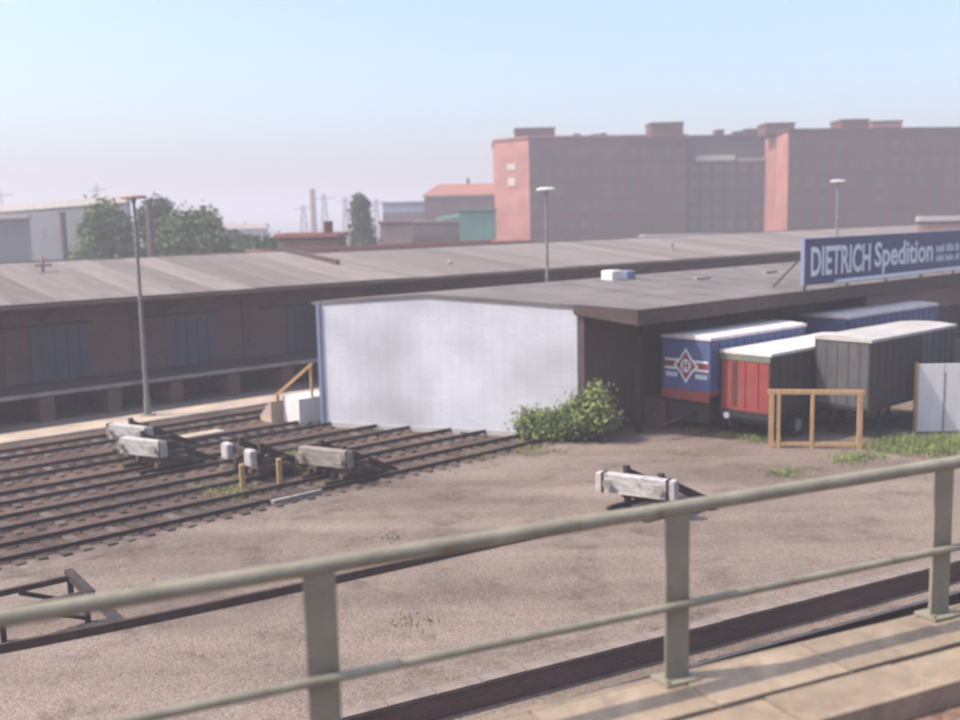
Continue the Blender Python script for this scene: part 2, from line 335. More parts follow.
def track(label, loc, rz, L, z=.0, group='sidings ending at buffer stops', skip=.0, fat=1.0):
    t = thing('railway_track', label, 'railway track', loc, rz, group)
    for s in (-1, 1):
        rail_mesh(L, .09 + z).build('rail', ['rail', 'railhead'], t, (0, s * .7175, 0)).scale = (1, fat * 1.2 if fat > 1 else 1, fat)
    u = .3
    while u < L - .2:
        if random.random() >= skip:
            o = link('sleeper', random.choice(sl_meshes), t, (u, random.uniform(-.04, .04), z)); o.rotation_euler.z = random.uniform(-.03, .03)
        u += .65 + random.uniform(-.02, .02)
    return t
TR = [31.4, 34.6, 37.8, 41.3, 45.2]
ST = [5.0, 6.0, 7.0, 8.5, 10.0]
EN = [32.0, 30.3, 28.6, 26.6, 50.0]
LB = ['rusty siding nearest the open gravel, ending by the leafy bush at the white gable',
      'second siding from the open gravel, running into the white gable wall',
      'middle one of the five parallel sidings, running into the white gable wall',
      'fourth siding from the open gravel, reaching the left corner of the white gable',
      'farthest siding, running along the pale roadway in front of the long shed']
for v, a, b, l in zip(TR, ST, EN, LB):
    track(l, UV(a, v), ROT, b - a, group='parallel sidings left of the white gable')

# single rail line set in the gravel before the sidings (slightly curved), behind the bridge railing
pts = [P(-40, 660), P(0, 652), P(220, 607), P(330, 584), P(440, 560), P(540, 537), P(600, 522)]
mb = MB(); NN = 48; cur = []
def cat(t):
    k = min(int(t), len(pts) - 2); f_ = t - k; a = pts[max(k - 1, 0)]; b = pts[k]; c = pts[k + 1]; d = pts[min(k + 2, len(pts) - 1)]
    return .5 * ((2 * b) + (c - a) * f_ + (2 * a - 5 * b + 4 * c - d) * f_ ** 2 + (3 * b - a - 3 * c + d) * f_ ** 3)
# smooth the pixel picks with a straight fit plus slight bend
A_, Bp, Cm = pts[0], pts[-1], P(270, 597)
def qb(t): c = 2 * Cm - .5 * (A_ + Bp); return (1 - t) ** 2 * A_ + 2 * t * (1 - t) * c + t * t * Bp
cur = [qb(i / NN) for i in range(NN + 1)]
def sweep(mb, cur, off, prof):
    n = len(prof); vs = []
    for i, p in enumerate(cur):
        d = (cur[min(i + 1, NN)] - cur[max(i - 1, 0)]).normalized(); nn = Vector((-d.y, d.x, 0))
        vs += [p + nn * (off + y) + Vector((0, 0, z)) for y, z in prof]
    mb.idx(vs, [(i * n + (k + 1) % n, i * n + k, (i + 1) * n + k, (i + 1) * n + (k + 1) % n) for i in range(NN) for k in range(n)])
    mb.idx(vs[:n], [tuple(range(n))]); mb.idx(vs[-n:], [tuple(range(n - 1, -1, -1))]); return mb
t = thing('railway_track', 'lone rusty track half buried in gravel just beyond the bridge railing', 'railway track', A_)
mb = sweep(MB(), [p - A_ for p in cur], 0, [(-.1, -.05), (.1, -.05), (.06, .2), (-.06, .2)]); mb.build('rail', 'rail', t)

# lower line close under the viaduct: one track and a low wall along it
d2 = Vector((.885, .467, 0)).normalized(); n2 = Vector((-d2.y, d2.x, 0)); rz2 = math.atan2(d2.y, d2.x)
def W2(a, n_): return d2 * a + n2 * n_
track('track at the foot of the viaduct, this side of the low brick wall', W2(2, 15.42), rz2, 40, -.03, group='tracks near the viaduct', skip=0, fat=1.5)
bed = MB(); bed.prism([tuple(W2(0, 13.6)[:2]), tuple(W2(44, 13.6)[:2]), tuple(W2(44, 17.0)[:2]), tuple(W2(0, 17.0)[:2])], -.05, .012)
tag(bed.build('track_bed', 'gravel'), 'gravel bed at the foot of the viaduct', kind='structure')
lw = thing('low_wall', 'low dark brick retaining wall with pale coping, beyond the bridge railing', 'wall', W2(-4, 17.35), rz2)
B(0, -.12, 0, 46, .12, .47).build('wall', 'masonry', lw)
cop = B(0.01, -.15, .47, .98, .15, .54).mesh('coping_stone', 'coping')
for i in range(46): link('coping_stone', cop, lw, (i, random.uniform(-.008, .008), random.uniform(-.006, .006)))

# ------------------------------------------------------------------ buffer stops
def buffer_stop(label, loc, rz, beam='beam_white', tall=1.0, pads=False, beamlen=2.4, lean=0.0, crib=True, skew=20):
    t = thing('buffer_stop', label, 'buffer stop', loc, rz, 'buffer stops in the yard')
    for s in (-1, 1):
        y = s * .74
        MB().bar((.22, y, 0), (.16, y, tall + .42), .17, .17).build('upright', 'steel_dark', t)
        b = MB(); b.bar((.2, y, tall + .2), (2.5, y, .06), .18, .26); b.build('brace', 'steel_dark', t)
        MB().bar((-.7, y, .14), (2.2, y, .14), .14, .15).build('ground_beam', 'steel_dark', t)
        MB().bar((-.02, y, .45), (.95, y, .2), .1, .1).build('stay', 'steel_dark', t)
    MB().bar((.55, -1.0, .62), (.55, 1.0, .62), .13, .15).build('tie_bar', 'steel_dark', t)
    MB().bar((1.2, -1.1, .3), (1.2, 1.1, .3), .2, .2).build('cross_timber', 'steel_dark', t)
    MB().bar((2.0, -1.3, .1), (2.0, 1.3, .1), .26, .2).build('cross_timber', 'steel_dark', t)
    if crib:
        for k in range(3):
            for j in range(4 - k):
                if k % 2: MB().cbox(.72 - j * .36, -1.15, .23 + k * .2, 1.02 - j * .36, 1.1, .42 + k * .2, .02).build('crib_timber', 'dark_timber', t)
                else: MB().cbox(-.1, -1.0 + j * .56, .23 + k * .2, 1.5 - k * .2, -.72 + j * .56, .42 + k * .2, .02).build('crib_timber', 'dark_timber', t)
    if pads:
        MB().bar((-.1, -1.1, tall), (-.1, 1.1, tall), .22, .28).build('buffer_beam', 'steel_dark', t)
        for s in (-1, 1):
            MB().cbox(-.5, s * .87 - .26, tall - .3, -.212, s * .87 + .26, tall + .28, .05).build('buffer_block', 'beam_white', t)
    else:
        mb = MB(); L = beamlen / 2
        mb.cbox(-.46, -L, tall - .32 + lean, -.125, L, tall + .30, .03); o = mb.build('buffer_beam', beam, t)
        for s in (-1, 1):
            mb = MB(); mb.tube((-.462, s * .87, tall), (-.60, s * .87, tall), .06, .06, 10); mb.tube((-.60, s * .87, tall), (-.63, s * .87, tall), .17, .15, 14); mb.build('buffer_plate', 'beam_grey', o)
            mb = MB(); mb.box(-.47, s * 1.1 - .05, tall - .335, -.118, s * 1.1 + .05, tall + .315); mb.build('strap', 'steel_dark', o)
        o.rotation_euler.z = R(skew)
    return t
def bs_at(x, y, z=1.0): return touv(P(x, y, z))
u_, v_ = bs_at(128, 432); buffer_stop('white beamed buffer stop at the foot of the left lamp post', UV(u_ + .3, v_), ROT)
u_, v_ = bs_at(140, 446); buffer_stop('white beamed buffer stop just in front of the one by the left lamp post', UV(u_ + .3, v_), ROT)
u_, v_ = bs_at(240, 453); buffer_stop('dark buffer stop with two pale blocks, behind the yellowish marker posts', UV(u_ + .3, v_), ROT, pads=True)
u_, v_ = bs_at(322, 456); buffer_stop('grey beamed buffer stop with long dark braces, nearest the white gable', UV(u_ + .3, v_), ROT, beam='beam_grey')
q = P(640, 483, 1.0); buffer_stop('lone white beamed buffer stop standing out on the open gravel', (q.x, q.y, 0), math.pi / 2 - R(52), beamlen=2.7, crib=False)

# old rail frame at the left edge, half hidden by the bridge railing
q = P(88, 622); t = thing('rail_frame', 'low rusty frame of old rails at the lower left, behind the railing', 'rail frame', (q.x, q.y, 0), ROT - R(6))
for y in (0, 1.45):
    MB().bar((-5, y, .62), (.15, y, .72), .12, .14).build('rail', 'rail', t)
    for x in (0, -1.9, -4.2): MB().bar((x, y, 0), (x, y, .66), .14, .12).build('leg', 'steel_dark', t)
    MB().bar((0, y, .1), (-1.2, y, .6), .1, .1).build('brace', 'steel_dark', t)
MB().bar((.05, -.3, .76), (.05, 1.75, .76), .2, .2).build('cross_timber', 'steel_dark', t)

# loose things between the tracks
for i, (x, y, h_, lb) in enumerate([(243, 490, .95, 'weathered yellowish marker post, left one of a pair between the sidings'), (280, 484, .95, 'weathered yellowish marker post, right one of a pair between the sidings')]):
    q = P(x, y); mb = MB(); mb.cbox(-.09, -.09, -.1, .09, .09, h_, .02); tag(mb.build('marker_post', 'yellow_wood', None, q, .4), lb, 'post', 'marker posts')
a, b = P(272, 506), P(321, 494); mb = MB(); mb.bar((0, 0, .1), (b - a) + Vector((0, 0, .1)), .28, .2)
tag(mb.build('concrete_beam', 'beam_grey', None, a), 'pale concrete beam lying beside the nearest siding', 'beam')
a, b = P(182, 443), P(222, 436); mb = MB(); mb.bar((0, 0, .24), (b - a) + Vector((0, 0, .24)), .7, .09)
tag(mb.build('loose_board', 'road', None, a), 'flat tan board lying across the rails between two buffer stops', 'board')

# ------------------------------------------------------------------ long goods shed
SB = UV(20, 58)                                   # its base point; local x along the tracks, y away from the camera
def SL(u, v): return u - 20, v - 58
def long_shed():
    t = thing('goods_shed', 'long brown goods shed with raised loading platform and pale sheet roof', 'shed', SB, ROT)
    U0, U1, US = -25, 150, 39.6
    x0, x1, xs_ = U0 - 20, U1 - 20, US - 20
    B(x0, -2.0, 1.45, x1, 14, 7.0 - 1.3).build('wall', 'shedwall', t)
    B(x0, -5.64, 1.2, x1, -2.02, 1.44).build('platform', 'dark_timber', t)
    B(x0, -5.9, 1.3, x1, -5.645, 1.46).build('platform_edge', 'concrete', t)
    B(x0, -3.2, 0, x1, 13.9, 1.2).build('plinth', 'dark_timber', t)
    pier = B(-.35, -5.7, 0, .35, -3.22, 1.2).mesh('pier', 'shedwall')
    x = x0 + 2
    while x < x1 - 1:
        link('pier', pier, t, (x, 0, 0)); x += 3.4
    # big sliding doors on the platform
    dm = MB(); dm.box(-1.55, -2.10, 1.46, 1.55, -2.02, 4.35)
    dmm = dm.mesh('door', 'door_blue'); bt = B(-.04, -2.13, 1.5, .04, -2.103, 4.3).mesh('batten', 'dark_timber'); rm = B(-3.4, -2.17, 4.36, 1.8, -2.03, 4.46).mesh('door_rail', 'steel_dark')
    dxs = [16 + 9.0 * k for k in range(12)]
    for px_ in (60, 192, 309):
        u, z = PV(px_, 345, 56); x = u - 20; dxs.append(x)
        d = link('door', dmm, t, (x, 0, 0))
        for k in (-1, -.35, .35, 1): link('batten', bt, d, (k, 0, 0))
        link('door_rail', rm, d)
    for k in range(12):
        x = 16 + 9.0 * k; d = link('door', dmm, t, (x, 0, 0))
    # wall bands: pilasters between the doors
    pm = B(-.22, -2.16, 1.46, .22, -2.03, 5.2).mesh('pilaster', 'shedwall')
    x = x0 + 1.5
    while x < x1 - 1:
        if all(abs(x - dx) > 2.1 for dx in dxs): link('pilaster', pm, t, (x, 0, 0))
        x += 3.4
    # roof: two runs of sheets, the left one a little higher
    def run(xa, xb, ez, rz_, nm, step, over):
        r_ = B(xa, -4.9, ez - .35, xb, -4.7, ez - .06).build(nm, 'fascia', t)
        ey, ry = -5.2, 8.0; ln = math.hypot(ry - ey, rz_ - ez); sl_ = math.atan2(rz_ - ez, ry - ey)
        w_ = 2.2; mb = MB(); nrib = 8
        prof = []
        for i in range(nrib * 2 + 1):
            prof.append((w_ * i / (nrib * 2), .05 if i % 2 else 0))
        n = len(prof); c_, s_ = math.cos(sl_), math.sin(sl_)
        vs = [(x, 0, z) for x, z in prof] + [(x, ln * c_, z + ln * s_) for x, z in prof] + [(x, 0, z - .06) for x, z in prof]
        mb.idx(vs, [(i, i + 1, n + i + 1, n + i) for i in range(n - 1)] + [(2 * n + i, 2 * n + i + 1, i + 1, i) for i in range(n - 1)])
        me = mb.mesh('roof_sheet', 'asb'); x = xa
        while x < xb - .1:
            link('roof_sheet', me, r_, (x, ey, ez + random.uniform(0, .02))); x += w_
        mb = MB(); mb.hexa([(xa, ry, rz_ - .3), (xb, ry, rz_ - .3), (xb, 15, 5.6), (xa, 15, 5.6)], [(xa, ry, rz_ + .03), (xb, ry, rz_ + .03), (xb, 15, 5.9), (xa, 15, 5.9)]); mb.build('back_slope', 'asb', r_)
        # solid body under the sheets
        mb = MB(); mb.hexa([(xa, -2, ez - .3), (xb, -2, ez - .3), (xb, ry, ez - .3), (xa, ry, ez - .3)], [(xa, -2, ez + 3.0 * math.tan(sl_)), (xb, -2, ez + 3.0 * math.tan(sl_)), (xb, ry, rz_ - .12), (xa, ry, rz_ - .12)]); mb.build('roof_body', 'dark_timber', r_)
        mb = MB(); mb.box(xa, -5.1, ez - .12, xb, -1.9, ez - .062); mb.build('canopy_soffit', 'dark_timber', r_)
        mb = MB(); mb.box(xa, ry - .18, rz_ + .02, xb, ry + .18, rz_ + .1); mb.build('ridge_cap', 'roofing', r_)
        return r_
    ra = run(x0, xs_, 5.78, 7.38, 'roof', 2.2, 0)
    rb = run(xs_ + .25, x1, 5.74, 7.12, 'roof', 2.2, 0)
    # dark verge where the higher run ends
    mb = MB(); mb.hexa([(xs_, 1.0, 6.2), (xs_ + .24, 1.0, 6.2), (xs_ + .24, 8.1, 6.9), (xs_, 8.1, 6.9)], [(xs_, 1.0, 6.86), (xs_ + .24, 1.0, 6.86), (xs_ + .24, 8.1, 7.66), (xs_, 8.1, 7.66)])
    mb.build('verge_board', 'fascia', ra)
    gt = MB(); gt.tube((x0, -5.28, 5.62), (x1, -5.28, 5.60), .08, .08, 8); gt.build('gutter', 'fascia', t)
    br = MB(); br.bar((0, -2.2, 4.7), (0, -4.8, 5.55), .1, .12); brm = br.mesh('bracket', 'steel_dark'); x = x0 + 3.2
    while x < x1 - 1: link('bracket', brm, t, (x, 0, 0)); x += 6.8
    # vent pipes on the roof
    for px_, py_ in ((450, 271), (672, 250)):
        u, z = PV(px_, py_, 57.5); v = 57.5
        mb = MB(); mb.tube((u - 20, v - 58, 6.2), (u - 20, v - 58, z + .62), .13, .13, 10); mb.tube((u - 20, v - 58, z + .62), (u - 20, v - 58, z + .78), .22, .05, 10); mb.build('vent_pipe', 'concrete', t)
    u, z = PV(43, 270, 62)
    mb = MB(); mb.tube((u - 20, 4, 6.6), (u - 20, 4, z + .75), .1, .08, 8); mb.box(u - 20.5, 3.9, z + .2, u - 19.5, 4.1, z + .34); mb.build('vent_pipe', 'lamp_brown', t)
    return t
long_shed()

# ------------------------------------------------------------------ white-gabled shed with the canopy and the sign
t = thing('goods_shed', 'low shed with whitewashed slanting gable wall and dark overhanging canopy', 'shed', UV(40, 35), ROT)
def L(u, v): return (u - 40, v - 35)
ga, gb, gc = (26.4, 40.9), (32.2, 30.2), (33.15, 27.7)       # gable line: left corner, right corner, canopy corner
RV, EZ, RZ_, UE = 36.2, 5.58, 6.2, 118
def gu(v): return ga[0] + (ga[1] - v) * (gb[0] - ga[0]) / (ga[1] - gb[1])
# whitewashed gable: wall with shallow gable top
mb = MB(); z1 = lambda v: (EZ + (RZ_ - EZ) * (1 - abs(v - RV) / 8.5)) - .06
poly = []; vsA = []
vl = [40.9, 39.0, RV, 33.4, 30.2]
fr = [(*L(gu(v), v), z) for v in vl for z in (0, z1(v))]; bk = [(*L(gu(v) + .4, v), z) for v in vl for z in (0, z1(v))]
n = len(vl); mb.v = fr + bk; K = 2 * n
for i in range(n - 1):
    a = 2 * i
    mb.f += [(a, a + 2, a + 3, a + 1), (K + a, K + a + 1, K + a + 3, K + a + 2), (a + 1, a + 3, K + a + 3, K + a + 1)]
mb.f += [(0, 1, K + 1, K), (2 * n - 2, K + 2 * n - 2, K + 2 * n - 1, 2 * n - 1)]
mb.m = [0] * len(mb.f); mb.sm = [False] * len(mb.f)
gw = mb.build('gable_wall', 'whitewash', t)
# faint courses: long shallow painted bands that stand proud by a hand's thickness at random places
gd = (UV(*gb) - UV(*ga)).normalized()
def onwall(s, z0, s1, zb, d_, m_, nm, par):
    A0 = Vector((*L(*ga), 0)); B0 = Vector((*L(*gb), 0)); dd = (B0 - A0); ln = dd.length; dd.normalize(); nn = Vector((dd.y, -dd.x, 0))
    if nn.x > 0: nn = -nn
    p = [A0 + dd * s, A0 + dd * s1]; q_ = [x + nn * d_ for x in p]
    mb = MB(); mb.hexa([Vector((q_[0].x, q_[0].y, z0)), Vector((q_[1].x, q_[1].y, z0)), Vector((p[1].x, p[1].y, z0)), Vector((p[0].x, p[0].y, z0))],
                       [Vector((q_[0].x, q_[0].y, zb)), Vector((q_[1].x, q_[1].y, zb)), Vector((p[1].x, p[1].y, zb)), Vector((p[0].x, p[0].y, zb))])
    return mb.build(nm, m_, par)
onwall(0, 0, 12.44, .22, .04, 'whitepatch', 'plinth', gw)
onwall(-.12, .1, .06, 5.75, .12, 'blue_block', 'corner_pipe', t)
onwall(12.3, .2, 12.5, 5.35, .06, 'winframe', 'corner_post', t)
# side wall beneath the canopy, far wall and dark interior
mb = MB(); mb.prism([L(gb[0] + .45, 30.2), L(UE, 30.2), L(UE, 40.88), L(gu(40.88) + .45, 40.88)], 0, 5.3); mb.build('side_wall', 'dark_timber', t)
mb = MB(); mb.prism([L(UE, 30.15), L(UE, 28.9), L(36.5, 28.9), L(36.5, 30.15)], 0, 1.3); mb.build('loading_platform', 'shedwall', t)
dm = B(-1.6, -.06, 1.32, 1.6, .03, 4.4).mesh('door', 'door_blue')
for u in (41, 49, 57, 65, 73): link('door', dm, t, (*L(u, 30.15), 0))
# a pale downpipe and a few posts under the canopy
mb = MB(); a = L(gb[0] + .65, 30.3); mb.tube((*a, 1.3), (*a, 5.2), .07, .07, 8); mb.build('downpipe', 'concrete', t)
pm = B(-.11, -.11, 0, .11, .11, 5.2).mesh('canopy_post', 'steel_dark')
for u in (35, 46.5, 58, 69, 80): link('canopy_post', pm, t, (*L(u, 28.6 if u > 36 else 29.2), 0))
# roof planes with felt strips
rf = MB()
rf.prism([L(gu(RV) - .25, RV), L(UE, RV), L(UE, 27.7), L(gc[0], 27.7)], 0, .12)
def rz(v): return EZ + (RZ_ - EZ) * (1 - abs(v - RV) / 8.5)
def slab(mb, poly, th):
    n = len(poly); vs = [(*L(u, v), rz(v) - th) for u, v in poly] + [(*L(u, v), rz(v)) for u, v in poly]
    return mb.idx(vs, [tuple(range(n - 1, -1, -1)), tuple(range(n, 2 * n))] + [(i, (i + 1) % n, n + (i + 1) % n, n + i) for i in range(n)])
rf = MB(); slab(rf, [(gc[0], 27.7), (UE, 27.7), (UE, RV), (gu(RV) - .05, RV), (gu(30.2) - .05, 30.2)], .16); rf0 = rf.build('roof', 'roofing', t)
rf = MB(); slab(rf, [(gu(RV) - .05, RV), (UE, RV), (UE, 41.2), (gu(41.2) - .05, 41.2)], .16); rf.build('roof', 'roofing', t)
k = 0; u = 35.0
while u < 92:
    mb = MB(); wv = random.uniform(.9, 1.1)
    n_ = 4; poly = [(u, 28.0), (u + .12, 28.0), (u + .12, RV - .1), (u, RV - .1)]
    vs = [(*L(a, b), rz(b) + .002) for a, b in poly] + [(*L(a, b), rz(b) + .035) for a, b in poly]
    mb.idx(vs, [(4, 5, 6, 7)] + [(i, (i + 1) % 4, 4 + (i + 1) % 4, 4 + i) for i in range(4)]); mb.build('felt_seam', 'roofing', rf0); u += 2.4
mb = MB(); mb.prism([L(gc[0], 27.7), L(UE, 27.7), L(UE, 27.58), L(gc[0] - .06, 27.58)], EZ - .62, EZ + .03); mb.build('fascia', 'fascia', t)
mb = MB(); mb.hexa([(*L(gu(30.2) - .2, 30.2), EZ - .2), (*L(gc[0] - .1, 27.6), EZ - .62), (*L(gc[0] + .05, 27.6), EZ - .62), (*L(gu(30.2) + .1, 30.2), EZ - .3)],
                  [(*L(gu(30.2) - .2, 30.2), rz(30.2) + .02), (*L(gc[0] - .1, 27.6), EZ + .04), (*L(gc[0] + .05, 27.6), EZ + .04), (*L(gu(30.2) + .1, 30.2), rz(30.2) + .02)]); mb.build('end_fascia', 'fascia', t)
mb = MB(); slab(mb, [(gu(40.9) - .33, 41.2), (gu(40.9) + .0, 41.2), (gu(30.2), 30.2), (gu(30.2) - .33, 30.2)], .12)
# roof vents on the ridge
for px_, w_, m_ in ((612, .42, 'roof_white'), (626, .34, 'blue_block')):
    u, z = PV(px_, 281, RV - .4); mb = MB(); a = L(u, RV - .4); mb.cbox(a[0] - w_, a[1] - .4, 5.9, a[0] + w_, a[1] + .4, z + .55, .05); mb.build('roof_vent', m_, t)
for px_, py_ in ((702, 274), (770, 283)):
    u, z = PV(px_, py_, 33.5); mb = MB(); a = L(u, 33.5); mb.box(a[0] - .6, a[1] - .1, rz(33.5) - .02, a[0] + .6, a[1] + .1, rz(33.5) + .12); mb.build('roof_batten', 'concrete', t)
# tall reddish back board behind the sign, right of the trailers
mb = MB(); mb.box(52 - 40, 27.85 - 35, 3.7, 100 - 40, 28.05 - 35, EZ - .63); mb.build('canopy_apron', 'masonry', t)

# the sign board along the canopy's edge
sg = thing('sign_board', 'long blue haulage company sign with pale lettering on the canopy edge', 'sign', UV(54, 27.6, EZ), ROT)
sx0 = PV(803, 262, 27.6)[0] - 54; sz0, sz1 = 5.86 - EZ, 8.08 - EZ
B(sx0, -.07, sz0, 34, .07, sz1).build('panel', 'sign_blue', sg)
fmb = MB(); fmb.box(sx0 - .05, -.1, sz1, 34, .1, sz1 + .05); fmb.box(sx0 - .05, -.1, sz0, sx0 - .002, .1, sz1); fmb.build('frame', 'blue_block', sg)
pp = B(-.05, .08, -.1, .05, .18, sz1 - .1).mesh('sign_post', 'steel_dark')
x = sx0 + .4
while x < 33: link('sign_post', pp, sg, (x, 0, 0)); MB().bar((x, .15, 1.8), (x, 1.9, .12), .07, .07).build('stay', 'steel_dark', sg); x += 4
mb = MB(); mb.tube((PV(835, 284, 27.5)[0] - 54, -.16, .32), (34, -.16, .36), .11, .11, 10); mb.build('light_tube', 'sign_white', sg)
def word(txt, x0, x1, z0, z1, par, y=-.075, m_='sign_white', bold=.0):
    cu = bpy.data.curves.new(txt.lower(), 'FONT'); cu.body = txt; cu.size = 1; cu.extrude = .004; cu.offset = bold; cu.resolution_u = 3
    o = bpy.data.objects.new('tmp', cu); col.objects.link(o); bpy.context.view_layer.update()
    dg = bpy.context.evaluated_depsgraph_get(); me = bpy.data.meshes.new_from_object(o.evaluated_get(dg)); bpy.data.objects.remove(o)
    xs_ = [v.co.x for v in me.vertices]; ys_ = [v.co.y for v in me.vertices]
    a, b, c, d = min(xs_), max(xs_), min(ys_), max(ys_)
    for v in me.vertices:
        v.co = (x0 + (v.co.x - a) / (b - a) * (x1 - x0), y - .006 - v.co.z, z0 + (v.co.y - c) / (d - c) * (z1 - z0))
    me.materials.clear(); me.materials.append(M[m_]); return link('lettering', me, par)
ux = lambda px_: PV(px_, 258, 27.5)[0] - 54
word('DIETRICH', ux(811.5), ux(871), 6.26 - EZ, 7.72 - EZ, sg, bold=.022)
word('Spedition', ux(875), ux(933), 6.05 - EZ, 7.74 - EZ, sg, bold=.022)
mb = MB(); x = ux(936.5)
for i in range(17):     # the two small lines that follow, unreadable in the photograph: plain strokes
    if i % 7 == 6: x += .2; continue
    hh = random.choice((.34, .34, .45)); mb.box(x, -.082, 6.95 - EZ, x + .09, -.0705, 6.95 - EZ + hh)
    mb.box(x, -.082, 6.42 - EZ, x + .09, -.0705, 6.42 - EZ + random.choice((.28, .38))); x += .17
tag(mb.build('small_print', 'sign_white', sg), kind='stuff')

# ------------------------------------------------------------------ trailers and swap bodies by the canopy
tyre = MB(); tyre.smooth = True
def ring(mb, prof, n=20):
    vs = []
    for y, r_ in prof:
        for i in range(n): a = 2 * math.pi * i / n; vs.append((r_ * math.cos(a), y, r_ * math.sin(a)))
    k = len(prof)
    mb.idx(vs, [(j * n + i, j * n + (i + 1) % n, (j + 1) * n + (i + 1) % n, (j + 1) * n + i) for j in range(k - 1) for i in range(n)]); return mb
ring(tyre, [(-.13, .28), (-.14, .46), (-.10, .5), (.10, .5), (.14, .46), (.13, .28)]); tyre_m = tyre.mesh('tyre', 'rubber')
rimb = MB(); rimb.smooth = True; ring(rimb, [(-.1, .001), (-.1, .12), (-.06, .2), (-.125, .285), (.1, .285), (.06, .2), (.1, .001)]); rim_m = rimb.mesh('rim', 'rim')
def trailer(label, u, v, L_, zb, zt, body, roofm, side=None, wheels=(), legs=(), chassis='chassis', W=2.5, bow=.10, endband=None, group='trailers and swap bodies by the canopy', name='trailer', cat='trailer', rz=0, sidesplit=None):
    t = thing(name, label, cat, UV(u, v), ROT + rz, group)
    mb = MB(); mb.box(0, 0, zb, L_, W, zt)
    bd = mb.build('body', body, t)
    if side:
        a, b = sidesplit or (.0, L_)
        B(a + .02, -.03, zb + .02, b - .02, -.003, zt - .05).build('side_curtain', side, t)
    # bowed roof cover with turned-down edge
    mb = MB(); prof = [(-.05, -.10), (-.05, .02), (W * .25, bow * .75), (W * .5, bow), (W * .75, bow * .75), (W + .05, .02), (W + .05, -.10)]
    n = len(prof); vs = [(-.05, y, zt + z) for y, z in prof] + [(L_ + .05, y, zt + z) for y, z in prof]
    mb.idx(vs, [tuple(range(n - 1, -1, -1)), tuple(range(n, 2 * n))] + [(i, i + 1, n + i + 1, n + i) for i in range(n - 1)]); mb.build('roof', roofm, t)
    # frame: corner posts, bottom edge, straps
    for (x, y) in ((-.012, -.012), (-.012, W - .088), (L_ - .088, -.012), (L_ - .088, W - .088)):
        B(x, y, zb - .02, x + .1, y + .1, zt - .12).build('corner_post', chassis if chassis != 'red' else body, t)
    mb = MB(); mb.box(-.03, -.034, zb - .16, L_ + .03, W + .034, zb - .003); mb.build('floor_frame', chassis, t)
    sm = B(-.02, -.045, zb + .05, .02, -.031, zt - .2).mesh('strap', 'chassis')
    x = .6
    while x < L_: link('strap', sm, t, (x, 0, 0)); x += .6
    for y in (.75, W - .9): B(.15, y, zb - .45, L_ - .2, y + .15, zb - .165).build('chassis_rail', chassis, t)
    for x in wheels:
        MB().tube((x, .1, .5), (x, W - .1, .5), .07, .07, 8).build('axle', 'chassis', t)
        for y in (.16, W - .16):
            w_ = link('wheel', rim_m, t, (x, y, .5)); link('tyre', tyre_m, w_)
            if zb > 1.05:
                MB().bar((x - .55, y, 1.03), (x + .55, y, 1.03), .32, .03).build('mudguard', 'chassis', t)
    for x in legs:
        for y in (.12, W - .12):
            mb = MB(); mb.box(x - .06, y - .06, .03, x + .06, y + .06, zb - .16); mb.box(x - .14, y - .14, 0, x + .14, y + .14, .03); lg = mb.build('leg', 'chassis', t)
            MB().bar((x, y, .5), (x + .75, y, zb - .2), .05, .05).build('stay', 'chassis', lg)
    return t
# blue one with the red and white emblem on its end
ta = trailer('blue trailer whose end shows a red and white emblem over a red stripe', 36.1, 26.25, 7.3, 1.95, 4.25, 'tarp_blue', 'roof_white', side='tarp_blue', wheels=(1.6, 5.2, 6.4), chassis='red')
B(-.06, .0, 1.52, -.034, 2.5, 1.92).build('bumper_band', 'red', ta)
MB().bar((-1.7, 1.25, .6), (.3, .9, .95), .12, .12).build('drawbar', 'chassis', ta)
B(.2, .2, .55, 7.0, 2.3, 1.5).build('underbody', 'chassis', ta)
def endmark(nm, poly, m_, par, lay):        # poly in (y, z) on the end face; y runs from near edge to far edge
    x = -.006 - .004 * lay; n = len(poly)
    mb = MB(); vs = [(x, y, z) for y, z in poly] + [(-.001, y, z) for y, z in poly]
    mb.idx(vs, [tuple(range(n)), tuple(range(n, 2 * n))[::-1]] + [(i, n + i, n + (i + 1) % n, (i + 1) % n) for i in range(n)]); return mb.build(nm, m_, par)
def rect(a, b, c, d): return [(a, c), (b, c), (b, d), (a, d)]
zc = 3.0
endmark('emblem_stripe', rect(.11, 2.39, zc - .20, zc + .26), 'sign_white', ta, 0)
endmark('emblem_stripe', rect(.11, 2.39, zc - .10, zc + .17), 'red', ta, 1)
dia = lambda a, b, w_=1.0: [(1.25 - a * w_, zc), (1.25 - a * .45, zc - b * .45), (1.25, zc - b), (1.25 + a * .45, zc - b * .45), (1.25 + a * w_, zc), (1.25 + a * .45, zc + b * .45), (1.25, zc + b), (1.25 - a * .45, zc + b * .45)]
endmark('emblem', dia(.66, .76), 'sign_white', ta, 2)
endmark('emblem', dia(.52, .62), 'red', ta, 3)
cir = [(1.25 + .27 * math.cos(i * math.pi / 8), zc + .29 * math.sin(i * math.pi / 8)) for i in range(16)]
endmark('emblem', cir, 'sign_white', ta, 4)
endmark('emblem', rect(1.10, 1.19, zc - .2, zc + .2), 'red', ta, 5); endmark('emblem', rect(1.31, 1.40, zc - .2, zc + .2), 'red', ta, 5); endmark('emblem', rect(1.195, 1.305, zc - .05, zc + .05), 'red', ta, 5)
for a in (.16, 1.72):
    for i in range(5): endmark('small_print', rect(a + i * .125, a + i * .125 + .085, zc - .52, zc - .33), 'sign_white', ta, 0)
